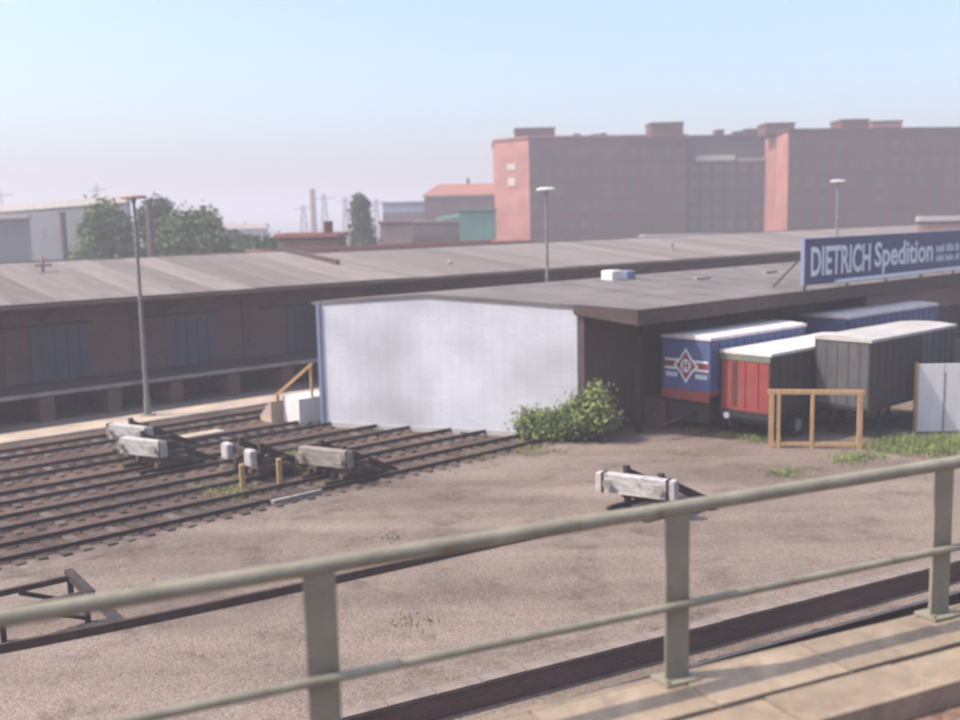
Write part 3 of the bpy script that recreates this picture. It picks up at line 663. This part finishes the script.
# red one in front of it
tc_ = trailer('red trailer with pale roof, parked before the blue emblem trailer', 36.75, 23.75, 8.0, 1.25, 3.72, 'red', 'roof_white', side='tarp_dark', wheels=(2.2, 6.3), chassis='chassis', W=2.45)
B(-.03, .02, 3.36, -.003, 2.43, 3.62).build('end_tarpaulin', 'tarp_green', tc_)
for y in (.6, 1.22, 1.86): B(-.04, y - .04, 1.4, -.002, y + .04, 3.33).build('rib', 'red', tc_)
B(-.035, 1.62, 1.4, -.001, 1.74, 3.33).build('gap', 'tarp_dark', tc_)
MB().tube((-.12, 2.05, .98), (-.04, 2.05, .98), .14, .14, 14).build('headlamp', 'sign_white', tc_)
B(.1, .2, .75, 7.6, 2.2, 1.08).build('underbody', 'chassis', tc_); B(-.06, .05, .95, .12, 2.4, 1.08).build('bumper', 'chassis', tc_)
# blue swap body further along the canopy
trailer('dark blue trailer farther along the canopy, beneath the sign', 47.4, 26.3, 9.4, 1.5, 4.25, 'tarp_blue', 'roof_white', side='tarp_blue', wheels=(1.7, 6.6, 7.9), name='trailer')
# grey swap body standing on its legs
td = trailer('grey swap body standing on legs with dark front side curtain', 39.75, 21.05, 7.6, 1.42, 4.2, 'tarp_grey', 'roof_grey', side='tarp_dark', legs=(1.1, 6.3), name='swap_body', cat='swap body', sidesplit=(.0, 4.4))
B(4.45, -.03, 1.5, 7.58, -.003, 4.1).build('side_curtain', 'tarp_grey', td)
for y in (.5, 1.0, 1.5, 2.0): B(-.03, y - .03, 1.5, -.003, y + .03, 4.05).build('rib', 'winframe', td)
trailer('pale roofed swap body cut off by the right edge, behind the white fence', 47.6, 17.9, 7.6, 1.42, 4.2, 'tarp_grey', 'roof_white', side='tarp_grey', legs=(1.2, 6.3), name='swap_body', cat='swap body')

# yellow timber frame in front of the trailers
a, b = P(771, 447.5), P(859, 449); ln = (b - a).length; t = thing('wooden_barrier', 'bare yellow timber frame of posts and rails before the trailers', 'barrier', a, math.atan2(b.y - a.y, b.x - a.x))
for x in (0, .28, ln * .465, ln): MB().cbox(x - .07 - (.03 if x in (0, ln) else 0), -.07, -.1, x + .07 + (.03 if x in (0, ln) else 0), .07, 2.2, .01).build('post', 'yellow_wood', t)
B(-.15, -.075, 2.201, ln + .15, .075, 2.38).build('top_rail', 'yellow_wood', t); B(.36, -.05, .1, ln * .465 - .08, .05, .24).build('bottom_rail', 'yellow_wood', t); B(ln * .465 + .08, -.05, .1, ln - .11, .05, .24).build('bottom_rail', 'yellow_wood', t)

# white fence at the right edge
a = P(916, 433); t = thing('white_fence', 'tall white boarded fence with a yellowish end post at the right edge', 'fence', a, R(-4))
bm = B(.01, -.04, .06, 1.07, .04, 2.95).mesh('board', 'fence_white')
for i in range(7): o = link('board', bm, t, (i * 1.09, random.uniform(-.01, .01), random.uniform(-.02, .02)))
B(-.12, -.09, 0, -.002, .09, 3.02).build('end_post', 'yellow_wood', t)
for i in range(1, 7, 3): B(i * 1.09 - .035, -.06, 0, i * 1.09 + .035, -.012, 2.6).build('batten', 'beam_grey', t)
B(0, .045, .8, 7.6, .1, .92).build('rail', 'beam_grey', t); B(0, .045, 2.3, 7.6, .1, 2.42).build('rail', 'beam_grey', t)

# wooden steps at the left corner of the white gable
a = UV(26.0, 43.2); t = thing('wooden_steps', 'wooden steps with orange handrail on a pale block by the white gable', 'steps', a, ROT)
B(-.3, -1.3, 0, 1.5, .15, 1.25).build('block', 'fence_white', t)
p0, p1 = Vector((-.55, .25, 1.32)), Vector((.55, -1.25, 2.85))
MB().bar(p0, p1, .13, .13).build('handrail', 'orange_wood', t)
MB().bar((-.55, .2, 0), (-.55, .2, 1.35), .13, .13).build('post', 'yellow_wood', t); MB().bar((.5, -1.2, 1.26), (.5, -1.2, 2.8), .1, .1).build('post', 'yellow_wood', t)
for i in range(4): B(-.95 + i * .01, .16 + i * .28, 0, .9, .16 + (i + 1) * .28 - .02, 1.05 - i * .26).build('step', 'road', t)
MB().bar((-.5, -.9, 4.6), (-.2, -1.7, 5.6), .07, .07)

# ------------------------------------------------------------------ lamps
def lamp(label, x, y, ztop, head, hw=.62):
    t = thing('lamp_post', label, 'lamp post', (x, y, 0), 0, 'yard lamps')
    mb = MB(); mb.tube((0, 0, 0), (0, 0, 1.0), .17, .16, 12); mb.tube((0, 0, 1.0), (0, 0, ztop - .1), .125, .07, 12); mb.build('post', 'lamp_post', t)
    mb = MB(); mb.box(-.3, -.3, 0, .3, .3, .18); mb.build('base', 'concrete', t)
    mb = MB(); mb.tube((0, 0, ztop - .35), (0, 0, ztop - .1), .09, .12, 10); hd = mb.build('bracket', 'lamp_post', t)
    mb = MB(); mb.smooth = True; vs = []; n = 20
    prof = [(0, .10), (.55, .09), (.9, .03), (1, -.04), (.93, -.10), (.4, -.12), (0, -.12)]
    for r_, z in prof:
        for i in range(n): a = 2 * math.pi * i / n; vs.append((r_ * hw * math.cos(a), r_ * hw * .42 * math.sin(a), ztop + z))
    mb.idx(vs, [(j * n + (i + 1) % n, j * n + i, (j + 1) * n + i, (j + 1) * n + (i + 1) % n) for j in range(len(prof) - 1) for i in range(n)])
    mb.build('lamp_head', head, t)
    return t
q = P(148, 418); lamp('tall lamp post with flat brown head behind the left buffer stops', q.x, q.y, PY(133, 196.5, q.y).z, 'lamp_brown', .66)
def on_v(px_, py_, v): u, z = PV(px_, py_, v); return UV(u, v), z
q, z = on_v(546, 189, 43.6); lamp('lamp post with pale flat head rising behind the white gabled shed', q.x, q.y, z, 'lamp_head', .58)
q, z = on_v(838, 181, 44.2); lamp('lamp post with pale flat head rising behind the blue sign', q.x, q.y, z, 'lamp_head', .66)

# ------------------------------------------------------------------ viaduct deck and its railing
rd_ = Vector((.9085, .418, 0)).normalized(); rn = Vector((-rd_.y, rd_.x, 0)); RZ2 = math.atan2(rd_.y, rd_.x)
O = Vector((1.16, 6.07, H - 2.81)); DZ = O.z
dk = MB(); dk.box(-30, -9, -1.0, 60, .06, -.16); deck = tag(dk.build('viaduct_deck', 'masonry', None, O, RZ2), 'brick and concrete viaduct carrying the line', kind='structure')
vw = MB(); vw.box(-30, -9, -DZ, 60, -.4, -1.002); vw.build('viaduct_wall', 'masonry', deck)
B(-30, -9, -.159, 60, -.85, -.10).build('trackbed', 'rust_ballast', deck)
B(-30, .045, -.158, 60, .08, .0).build('edge_beam', 'deck', deck)
sm = B(.008, -.40, -.157, .992, .04, .0).mesh('slab', 'deck'); sm2 = B(.008, -.80, -.157, .992, -.425, -.012).mesh('slab', 'deck')
for i in range(-4, 14): link('slab', sm, deck, (i, 0, random.uniform(-.004, .004))); link('slab', sm2, deck, (i + .3, 0, random.uniform(-.006, .006)))
B(-30, -.87, -.157, 60, -.82, .045).build('kerb', 'deck', deck)
t = thing('bridge_railing', 'grey green steel railing along the edge of the viaduct, in the foreground', 'railing', O, RZ2)
mb = MB(); mb.tube((-8, 0, 1.07), (14, 0, 1.07), .043, .043, 16); mb.build('top_rail', 'railing', t)
mb = MB(); mb.tube((-8, -.05, .485), (14, -.05, .485), .026, .026, 12); mb.build('lower_rail', 'railing', t)
pm = MB(); pm.box(-.085, -.024, 0, .085, -.012, 1.04); pm.box(-.006, -.0115, 0, .006, .07, 1.035); pm.box(-.12, -.09, .0005, .12, .09, .016); pm = pm.mesh('post', 'railing')
bl = MB(); bl.tube((0, 0, .016), (0, 0, .04), .014, .014, 6); blm = bl.mesh('bolt', 'railing')
for k in range(-3, 6):
    po = link('post', pm, t, (k * 2.19 - .02, 0, .003))
    for sx in (-.1, .1): link('bolt', blm, po, (sx, -.065, 0))

# ------------------------------------------------------------------ plants
def leaves(mb, cs, per, spread, size, flat=.0, squash=1.0):
    for c in cs:
        for _ in range(per):
            p = c + Vector((random.gauss(0, spread), random.gauss(0, spread), random.gauss(0, spread * squash)))
            if p.z < .05: continue
            a = Vector((random.gauss(0, 1), random.gauss(0, 1), random.gauss(0, 1))).normalized(); b = a.orthogonal().normalized(); s = size * random.uniform(.6, 1.4)
            b = Matrix.Rotation(random.uniform(0, 6.28), 3, a) @ b; c2 = a.cross(b)
            mb.face([p - b * s, p + c2 * s * .5, p + b * s, p - c2 * s * .5])
def tree(label, base, h, rx, cz=None, leaf='leaf', per=130, ncl=60, size=.34, cone=False, group='trees beyond the long shed', name='tree'):
    t = thing(name, label, 'tree', base, random.uniform(0, 6), group)
    mb = MB(); mb.tube((0, 0, 0), (0, 0, h * .45), .03 * h, .02 * h, 9); mb.tube((0, 0, h * .45), (.1, 0, h * .9), .02 * h, .004 * h, 8)
    cs = []
    for i in range(ncl):
        if cone:
            f_ = random.random() ** .8; z = h * (.12 + .86 * f_); r_ = rx * (1 - f_) ** .8 * random.uniform(.4, 1)
        else:
            f_ = random.uniform(-1, 1); z = h * .62 + f_ * h * .36; r_ = rx * math.sqrt(max(0, 1 - f_ * f_ * .9)) * random.uniform(.35, 1.0)
        a = random.uniform(0, 6.283); c = Vector((r_ * math.cos(a), r_ * math.sin(a), z)); cs.append(c)
        if i % 3 == 0: mb.tube((0, 0, max(h * .25, c.z - r_ * .7)), c, .008 * h, .002 * h, 5)
    mb.build('trunk', 'bark', t)
    cm = MB(); leaves(cm, cs, per, rx * (.16 if cone else .2), size); cm.build('crown', leaf, t); return t
def gY(x, Y): d = ray(x, 225); return Vector((d.x / d.y * Y, Y, 0))
def ht(x, y, Y): return PY(x, y, Y).z
tree('broad green tree in front of the grey hall at the left', gY(104, 118), ht(104, 209, 118), 3.5, leaf='leaf')
tree('tall green tree right of the left lamp post', gY(160, 125), ht(160, 203, 125), 2.6, leaf='leaf2')
tree('rounded green tree right of the brick chimney', gY(192, 115), ht(192, 216, 115), 3.3, leaf='leaf')
tree('low bushy tree left of the red roofed hut', gY(240, 130), ht(240, 241, 130), 3.4, leaf='leaf2')
tree('low spreading tree behind the ridge before the red roofed hut', gY(264, 112), ht(264, 245, 112), 2.6, leaf='leaf2')
tree('pointed dark conifer right of the red roofed hut', gY(361, 145), ht(361, 199, 145), 2.9, leaf='leaf2', cone=True, ncl=70, per=60)

# leafy bush at the right foot of the white gable
bq = UV(32.55, 29.75); t = thing('bush', 'bright leafy bush at the right foot of the white gable wall', 'bush', bq, ROT)
cs = []; sm_ = MB()
gl = (UV(33.6, 28.7) - UV(31.1, 33.0)).length
for i in range(80):
    f_ = random.random(); p = UV(31.2, 32.3).lerp(UV(33.1, 29.2), f_) - UV(.25, 0) * (1 - f_) + Vector((random.uniform(-.5, .3), random.uniform(-.9, 0), 0))
    if touv(p)[0] > 26.3 + (40.9 - touv(p)[1]) * .542 - .1 and touv(p)[1] > 30.8: p -= UD * .8
    hh = (.8 + 1.4 * math.exp(-((f_ - .82) / .26) ** 2)) * random.uniform(.35, 1.0)
    q = p - bq; q = Matrix.Rotation(-ROT, 3, 'Z') @ q
    cs.append(Vector((q.x, q.y, hh))); sm_.tube((q.x * .97, q.y * .97, 0), (q.x, q.y, hh), .02, .006, 4)
tag(sm_.build('stems', 'bark', t), kind='stuff'); cm = MB(); leaves(cm, cs, 110, .25, .09, squash=1.1); cm.build('foliage', 'weed', t)

def weeds(name, label, spots, m_, n, hgt, sp):
    mb = MB()
    for (c, rx, k) in spots:
        for _ in range(int(n * k)):
            p = c + Vector((random.gauss(0, rx), random.gauss(0, rx), 0)); h_ = hgt * random.uniform(.3, 1.2); a = random.uniform(0, 6.28); d = Vector((math.cos(a), math.sin(a), 0)); l_ = d * h_ * random.uniform(.1, .6); w_ = Vector((-d.y, d.x, 0)) * .018
            mb.face([p - w_, p + w_, p + l_ + Vector((0, 0, h_))]); q = p + l_ * .5 + Vector((0, 0, h_ * .55)); e = Vector((random.uniform(-1, 1), random.uniform(-1, 1), random.uniform(-.2, .6))) * .07
            mb.face([q, q + e + w_ * 1.5, q + e * 2, q + e - w_ * 1.5])
    tag(mb.build(name, m_), label, 'weeds', kind='stuff')
weeds('weeds', 'green weeds along the foot of the white fence', [(P(x, y), .5, 1) for x, y in ((905, 444), (925, 446), (945, 444), (960, 446), (885, 450), (975, 440), (935, 452), (915, 452))], 'weed', 300, .42, .5)
weeds('weeds', 'sparse weeds on the gravel edge before the trailers', [(P(x, y), .35, 1) for x, y in ((784, 474), (845, 461), (866, 458), (700, 432), (730, 436), (760, 440))], 'weed', 190, .22, .4)
weeds('weeds', 'fresh green weeds among the buffer stops', [(P(x, y), .45, 1) for x, y in ((290, 462), (272, 466), (305, 470), (256, 470))], 'weed', 380, .42, .4)
weeds('weeds', 'dry yellowish weeds around the marker posts', [(P(x, y), .5, 1) for x, y in ((228, 493), (240, 497), (215, 490), (340, 482), (530, 452), (480, 458))], 'dryweed', 240, .2, .4)
weeds('weeds', 'tufts of dry weeds scattered over the open gravel', [(P(x, y), .3, 1) for x, y in ((390, 538), (610, 520), (60, 540), (140, 590), (450, 470), (560, 452), (690, 455), (408, 622))], 'dryweed', 45, .09, .3)

# ------------------------------------------------------------------ buildings beyond
winm = {}
def win(w_, h_):
    if (w_, h_) not in winm:
        a = MB(); a.box(-w_ / 2, -.05, 0, w_ / 2, .02, h_)
        f_ = MB(); f_.box(-w_ / 2 - .1, -.09, -.12, w_ / 2 + .1, .015, -.002); f_.box(-.05, -.08, 0, .05, -.051, h_); f_.box(-w_ / 2, -.08, h_ * .55, w_ / 2, -.052, h_ * .55 + .08)
        winm[(w_, h_)] = (a.mesh('window', 'pane'), f_.mesh('frame', 'winframe'))
    return winm[(w_, h_)]
def window_grid(par, base, p, q, z0, z1, rows, cols, w_=1.5, h_=1.9, frame=True):
    d = q - p; ln = d.length; d.normalize(); rz_ = math.atan2(d.y, d.x)
    a, f_ = win(w_, h_)
    for r_ in range(rows):
        for c in range(cols):
            pos = p + d * (ln * (c + .5) / cols) - base; pos.z = z0 + (z1 - z0) * (r_ + .12) / rows - base.z
            o = link('window', a, par, pos, rz_)
            if frame: link('frame', f_, o)
def xyY(x, Y): v = gY(x, Y); return v
def block(label, corners, top, mats, cat='building', name='building', cop=None, copm='stone', z0=0, group=None):
    """corners: ground points, first edge faces the camera; mats[i] for edge i"""
    base = corners[0].copy(); t = thing(name, label, cat, base, 0, group); n = len(corners); c = [p - base for p in corners]
    for i in range(n):
        a, b = c[i], c[(i + 1) % n]; d = (b - a).normalized(); nn = Vector((d.y, -d.x, 0)); th = .3
        mb = MB(); mb.hexa([a, b, b - nn * th - d * th, a - nn * th + d * th], [x + Vector((0, 0, top)) for x in (a, b, b - nn * th - d * th, a - nn * th + d * th)])
        mb.build('wall', mats[i % len(mats)], t)
    mb = MB(); mb.prism([(p.x * .999, p.y * .999) for p in c], top - .3, top - .02 if cop else top + .02); mb.build('roof', 'roofing', t)
    if cop:
        for i in range(n):
            a, b = c[i], c[(i + 1) % n]; d = (b - a).normalized()
            MB().bar(a + Vector((0, 0, top + cop / 2 + .002 * (i % 2))), b + Vector((0, 0, top + cop / 2 + .002 * (i % 2))), .6, cop).build('coping', copm, t)
    return t, base, c
ZT = ht(530, 138, 200)
A0, B0 = xyY(530, 200), xyY(496, 206)
C0 = xyY(686, 204)
back = Vector((2, 26, 0))
wl, base, c = block('long brown brick warehouse with a sunlit red end wall at its left', [A0, C0, C0 + back, B0 + Vector((0, 22, 0)), B0], ZT, ['brick_dark', 'brick_dark', 'brick_dark', 'brick', 'brick'], name='warehouse', cop=.35, copm='brick', group='brick warehouses')  # sunlit end and shaded front carry their light in the brick colours
window_grid(wl, base, A0, C0, 3.0, ZT - 1.0, 6, 13)
for i, (xa, ya, w_, h_) in enumerate(((514, 167, 12, 6), (513, 182, 10, 8))):
    d_ = (A0 - B0); ln = d_.length; d_.normalize(); p = B0 + d_ * ln * .5 - base; z = ht(xa, ya + h_ / 2, 203)
    o = MB(); o.box(-w_ * .09, -.14, 0, w_ * .09, -.02, h_ * .19); o.build('window', 'stone', wl, (p.x, p.y, z), math.atan2(d_.y, d_.x))
def pent(par, base, x0, x1, ytop, Y, dep, m_, cap='stone'):
    a, b = xyY(x0, Y) - base, xyY(x1, Y) - base; zt = ht((x0 + x1) / 2, ytop, Y) - base.z
    o = B(a.x, a.y, ZT - .35, b.x, a.y + dep, zt - .35).build('penthouse', m_, par)
    B(a.x - .15, a.y - .15, zt - .349, b.x + .15, a.y + dep + .15, zt).build('coping', 'brick_dark', o)
pent(wl, base, 517, 556, 127.5, 204, 7, 'brick_dark'); pent(wl, base, 651, 683, 122, 200, 6, 'brick_dark')
for xx, yy in ((578, 133.5), (604, 133), (596, 134)): pent(wl, base, xx - 2.5, xx + 2.5, yy, 206, 1, 'brick_dark')
# recessed grey middle block
C1 = xyY(687, 209); D1 = xyY(774, 209)
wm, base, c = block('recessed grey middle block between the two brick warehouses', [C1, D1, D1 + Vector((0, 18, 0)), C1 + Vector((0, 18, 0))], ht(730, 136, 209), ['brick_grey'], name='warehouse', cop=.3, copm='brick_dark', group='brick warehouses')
window_grid(wm, base, C1, D1, 3.0, ZT - 4.5, 6, 7)
a, b = xyY(694, 208.6) - base, xyY(733, 208.6) - base; z = ht(713, 161, 208.6); B(a.x, a.y - 1.2, z, b.x, a.y + .2, z + 1.05).build('canopy', 'stone', wm)
a, b = xyY(736, 208.6) - base, xyY(770, 208.6) - base; z = ht(750, 161, 208.6); B(a.x, a.y - .6, z, b.x, a.y + .2, z + .6).build('canopy', 'concrete', wm)
for x0, x1, yy in ((716, 723, 129.5), (735, 742, 131), (745, 757, 128.5), (760, 764, 131)): pent(wm, base, x0, x1, yy, 213, 3, 'brick_grey')
# right warehouse, standing forward, its left side painted brighter for the sun on it
E0, E1 = xyY(787, 192), xyY(764, 209); F0 = xyY(1075, 200)
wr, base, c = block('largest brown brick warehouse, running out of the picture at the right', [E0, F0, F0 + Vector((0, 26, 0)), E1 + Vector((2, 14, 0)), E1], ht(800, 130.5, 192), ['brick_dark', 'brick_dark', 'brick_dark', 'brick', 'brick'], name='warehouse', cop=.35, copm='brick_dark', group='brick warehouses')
window_grid(wr, base, E0, F0, 3.0, ZT - 1.0, 6, 21)
pent(wr, base, 765, 793, 122.5, 200, 6, 'brick_dark'); pent(wr, base, 839, 866, 119, 198, 6, 'brick_dark'); pent(wr, base, 870, 899, 120.5, 200, 5, 'brick')

# row behind the long shed, left of the warehouses
def simple(label, x0, Y0, x1, Y1, ytop, dep, mats, name='building', cop=.25, copm='stone', rows=0, cols=0, group='low buildings beyond the long shed', xs_=None):
    a, b = xyY(x0, Y0), xyY(x1, Y1); d = (b - a).normalized(); nn = (a + b).normalized() * dep; top = ht(x0, ytop, Y0)
    t, base, c = block(label, [a, b, b + nn, a + nn], top, mats, name=name, cop=cop, copm=copm, group=group)
    if rows: window_grid(t, base, a, b, top * .2, top - .5, rows, cols, 1.6, 1.4)
    return t, base, top
simple('big grey hall with pale flat roof at the left edge', -60, 243, 130, 138, 216.5, 30, ['hallwall'], name='hall', cop=1.0, copm='halltop', rows=2, cols=14)
simple('lower pale roofed annex before the grey hall at the left edge', -40, 150, 30, 150, 220, 8, ['hallwall'], name='annex', cop=.7, copm='halltop', rows=1, cols=6)
simple('long low far shed with white upper band left of the harbour masts', 205, 290, 268, 275, 229.5, 14, ['hallwall'], name='shed', cop=1.4, copm='halltop', rows=1, cols=9)
simple('blue grey block left of the red roofed brick building', 383, 232, 428, 230, 203.5, 16, ['blue_block'], cop=.3, copm='blue_block', rows=3, cols=6)
simple('low brown brick building left of the green hall', 412, 165, 459, 165, 223, 10, ['hut'], cop=.3, copm='pinkwall', rows=2, cols=6)
simple('small pale red rendered building left of the low brick one', 380, 149, 411.5, 149, 223.5, 8, ['pinkwall'], cop=.3, copm='tile_red', rows=1, cols=4)
# brick building with the red hipped roof
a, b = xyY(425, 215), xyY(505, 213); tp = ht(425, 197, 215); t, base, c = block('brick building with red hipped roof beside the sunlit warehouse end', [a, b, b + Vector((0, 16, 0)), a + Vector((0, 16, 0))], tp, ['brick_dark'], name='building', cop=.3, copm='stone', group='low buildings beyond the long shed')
window_grid(t, base, a, b, 3, tp - .8, 4, 9)
w_ = c[1].x; rzv = ht(440, 184.5, 222); mb = MB(); mb.idx([(-.4, -.4, tp + .31), (w_ + .4, c[1].y - .4, tp + .31), (w_ + .4, 16.4, tp + .31), (-.4, 16.4, tp + .31), (2.6, 6, rzv), (w_ - .5, 6, rzv), (w_ - .5, 10, rzv), (2.6, 10, rzv)], [(0, 1, 5, 4), (1, 2, 6, 5), (2, 3, 7, 6), (3, 0, 4, 7), (4, 5, 6, 7)]); mb.build('hipped_roof', 'tile_red', t)
MB().tube((w_ * .55, 8, rzv - .3), (w_ * .55, 8, rzv + 1.2), .35, .3, 8).build('chimney', 'brick_dark', t)
# green sheet hall
a, b = xyY(459.5, 160), xyY(496, 160); tp = ht(459, 211, 160); t, base, c = block('green sheet clad hall before the red hipped roof', [a, b, b + Vector((0, 26, 0)), a + Vector((0, 26, 0))], tp, ['green_hall'], name='hall', cop=.25, copm='green_hall', group='low buildings beyond the long shed')
l_ = xyY(437, 176) - base; l_.x -= 0; zA, zB = ht(437, 221, 176), ht(437, 219, 176)
mb = MB(); mb.hexa([(l_.x, 15.8, 0), (-.01, 15.8, 0), (-.01, 24, 0), (l_.x, 24, 0)], [(l_.x, 15.8, zA), (-.01, 15.8, tp - .9), (-.01, 24, tp - .9), (l_.x, 24, zA)]); mb.build('lean_to', 'green_hall', t)
mb = MB(); mb.hexa([(l_.x - .2, 15.6, zA + .01), (-.012, 15.6, tp - .88), (-.012, 24.2, tp - .88), (l_.x - .2, 24.2, zA + .01)], [(l_.x - .2, 15.6, zA + .5), (-.012, 15.6, tp - .2), (-.012, 24.2, tp - .2), (l_.x - .2, 24.2, zA + .5)]); mb.build('lean_to_roof', 'green_pale', t)
# red-coped low wall building right behind the shed's ridge
ua, za = PV(286, 252.5, 75); ub, zb_ = PV(532, 242.3, 75)
zt_ = (za + zb_) / 2 + .15
pa, pb = UV(ua, 75), UV(ub, 75); t, base, c = block('low building with red tiled parapet just behind the ridge of the long shed', [pa, pb, pb + VD * 6, pa + VD * 6], zt_ - .25, ['hut'], name='annex', cop=.28, copm='tile_red', group='low buildings beyond the long shed')
# hut with red roof
a, b = xyY(277, 102), xyY(338, 101); tp = ht(277, 238, 102); t, base, c = block('brick hut with flat red roof and chimney beyond the ridge', [a, b, b + Vector((0, 6, 0)), a + Vector((0, 6, 0))], tp, ['hut'], name='hut', cop=.4, copm='tile_red', group='low buildings beyond the long shed')
window_grid(t, base, a, b, tp * .55, tp - .1, 1, 5, .8, 1.1)
x = (xyY(327, 104) - base).x; MB().cbox(x - .4, 2.5, tp - .3, x + .4, 3.3, ht(327, 221, 104), .05).build('chimney', 'brick_dark', t)
# pale building showing over the ridge below the right warehouse
simple('pale flat roofed shed between the long shed and the recessed block', 640, 140, 745, 138, 238.5, 9, ['pinkwall'], name='shed', cop=.3, copm='halltop', rows=1, cols=9)
simple('pale flat roofed shed behind the sign at the right edge', 918, 120, 1000, 118, 221.5, 9, ['pinkwall'], name='shed', cop=.5, copm='halltop', rows=1, cols=6)

# chimneys and masts
def stack(label, x, y, Y, r1, r2, m_, name='chimney_stack', cat='chimney'):
    b = gY(x, Y); h_ = ht(x, y, Y); t = thing(name, label, cat, b, 0)
    mb = MB(); mb.tube((0, 0, 0), (0, 0, h_ - .4), r1, r2, 14); mb.build('shaft', m_, t); mb = MB(); mb.tube((0, 0, h_ - .4), (0, 0, h_), r2 * 1.15, r2 * 1.15, 14); mb.build('cap', m_, t)
stack('slim dark chimney between two trees right of the left lamp', 150, 199, 112, .42, .36, 'winframe')
stack('slim far chimney among the harbour masts', 314, 189, 420, 1.4, 1.0, 'brick_dark')
stack('dark vertical flue standing against the grey hall', 63, 212, 130, .42, .36, 'winframe')
def mast(label, x, y, Y, w_):
    b = gY(x, Y); h_ = ht(x, y, Y); t = thing('lattice_mast', label, 'mast', b, .4, 'far harbour masts')
    mb = MB()
    for sx in (-1, 1):
        for sy in (-1, 1): mb.bar((sx * w_, sy * w_, 0), (sx * w_ * .3, sy * w_ * .3, h_), .22, .22)
    z = 0; k = 0
    while z < h_ - 2:
        f1, f2 = w_ * (1 - .7 * z / h_), w_ * (1 - .7 * (z + 2) / h_)
        for s in (-1, 1):
            mb.bar((-f1 * (1 if k % 2 else -1), s * f1, z), (f2 * (1 if k % 2 else -1), s * f2, z + 2), .12, .12); mb.bar((s * f1, -f1, z), (s * f2, f2, z + 2), .12, .12)
        z += 2; k += 1
    mb.build('tower', 'steel_dark', t); MB().bar((-w_ * 2.4, 0, h_ * .9), (w_ * 3.2, 0, h_ * .93), .35, .35).build('jib', 'steel_dark', t)
mast('far lattice mast left of the slim chimney', 304, 205, 450, 1.6)
mast('tallest far lattice mast right of the slim chimney', 325, 194, 450, 1.6)
mast('far lattice mast just left of the pointed conifer', 346, 197, 450, 1.4)
mast('far lattice mast just right of the pointed conifer', 377, 199, 450, 1.4)
mast('far mast above the grey hall at the left', 99, 184, 420, 1.2)
mast('far slanting mast at the left edge above the grey hall', 2, 190, 420, 1.6)

# ------------------------------------------------------------------ hazy summer air
hz = MB(); hz.box(-4300, -450, -1.5, 4300, 4700, 46); ho = hz.build('haze', 'stone')
mt = bpy.data.materials.new('haze_air'); mt.use_nodes = True; n = mt.node_tree.nodes; n.clear()
o = n.new('ShaderNodeOutputMaterial'); pv = n.new('ShaderNodeVolumePrincipled'); pv.inputs['Density'].default_value = .0018; pv.inputs['Color'].default_value = (.95, .90, .96, 1); pv.inputs['Anisotropy'].default_value = .1
mt.node_tree.links.new(pv.outputs[0], o.inputs['Volume'])
ho.data.materials.clear(); ho.data.materials.append(mt); tag(ho, 'pale summer haze over the yard', kind='stuff')
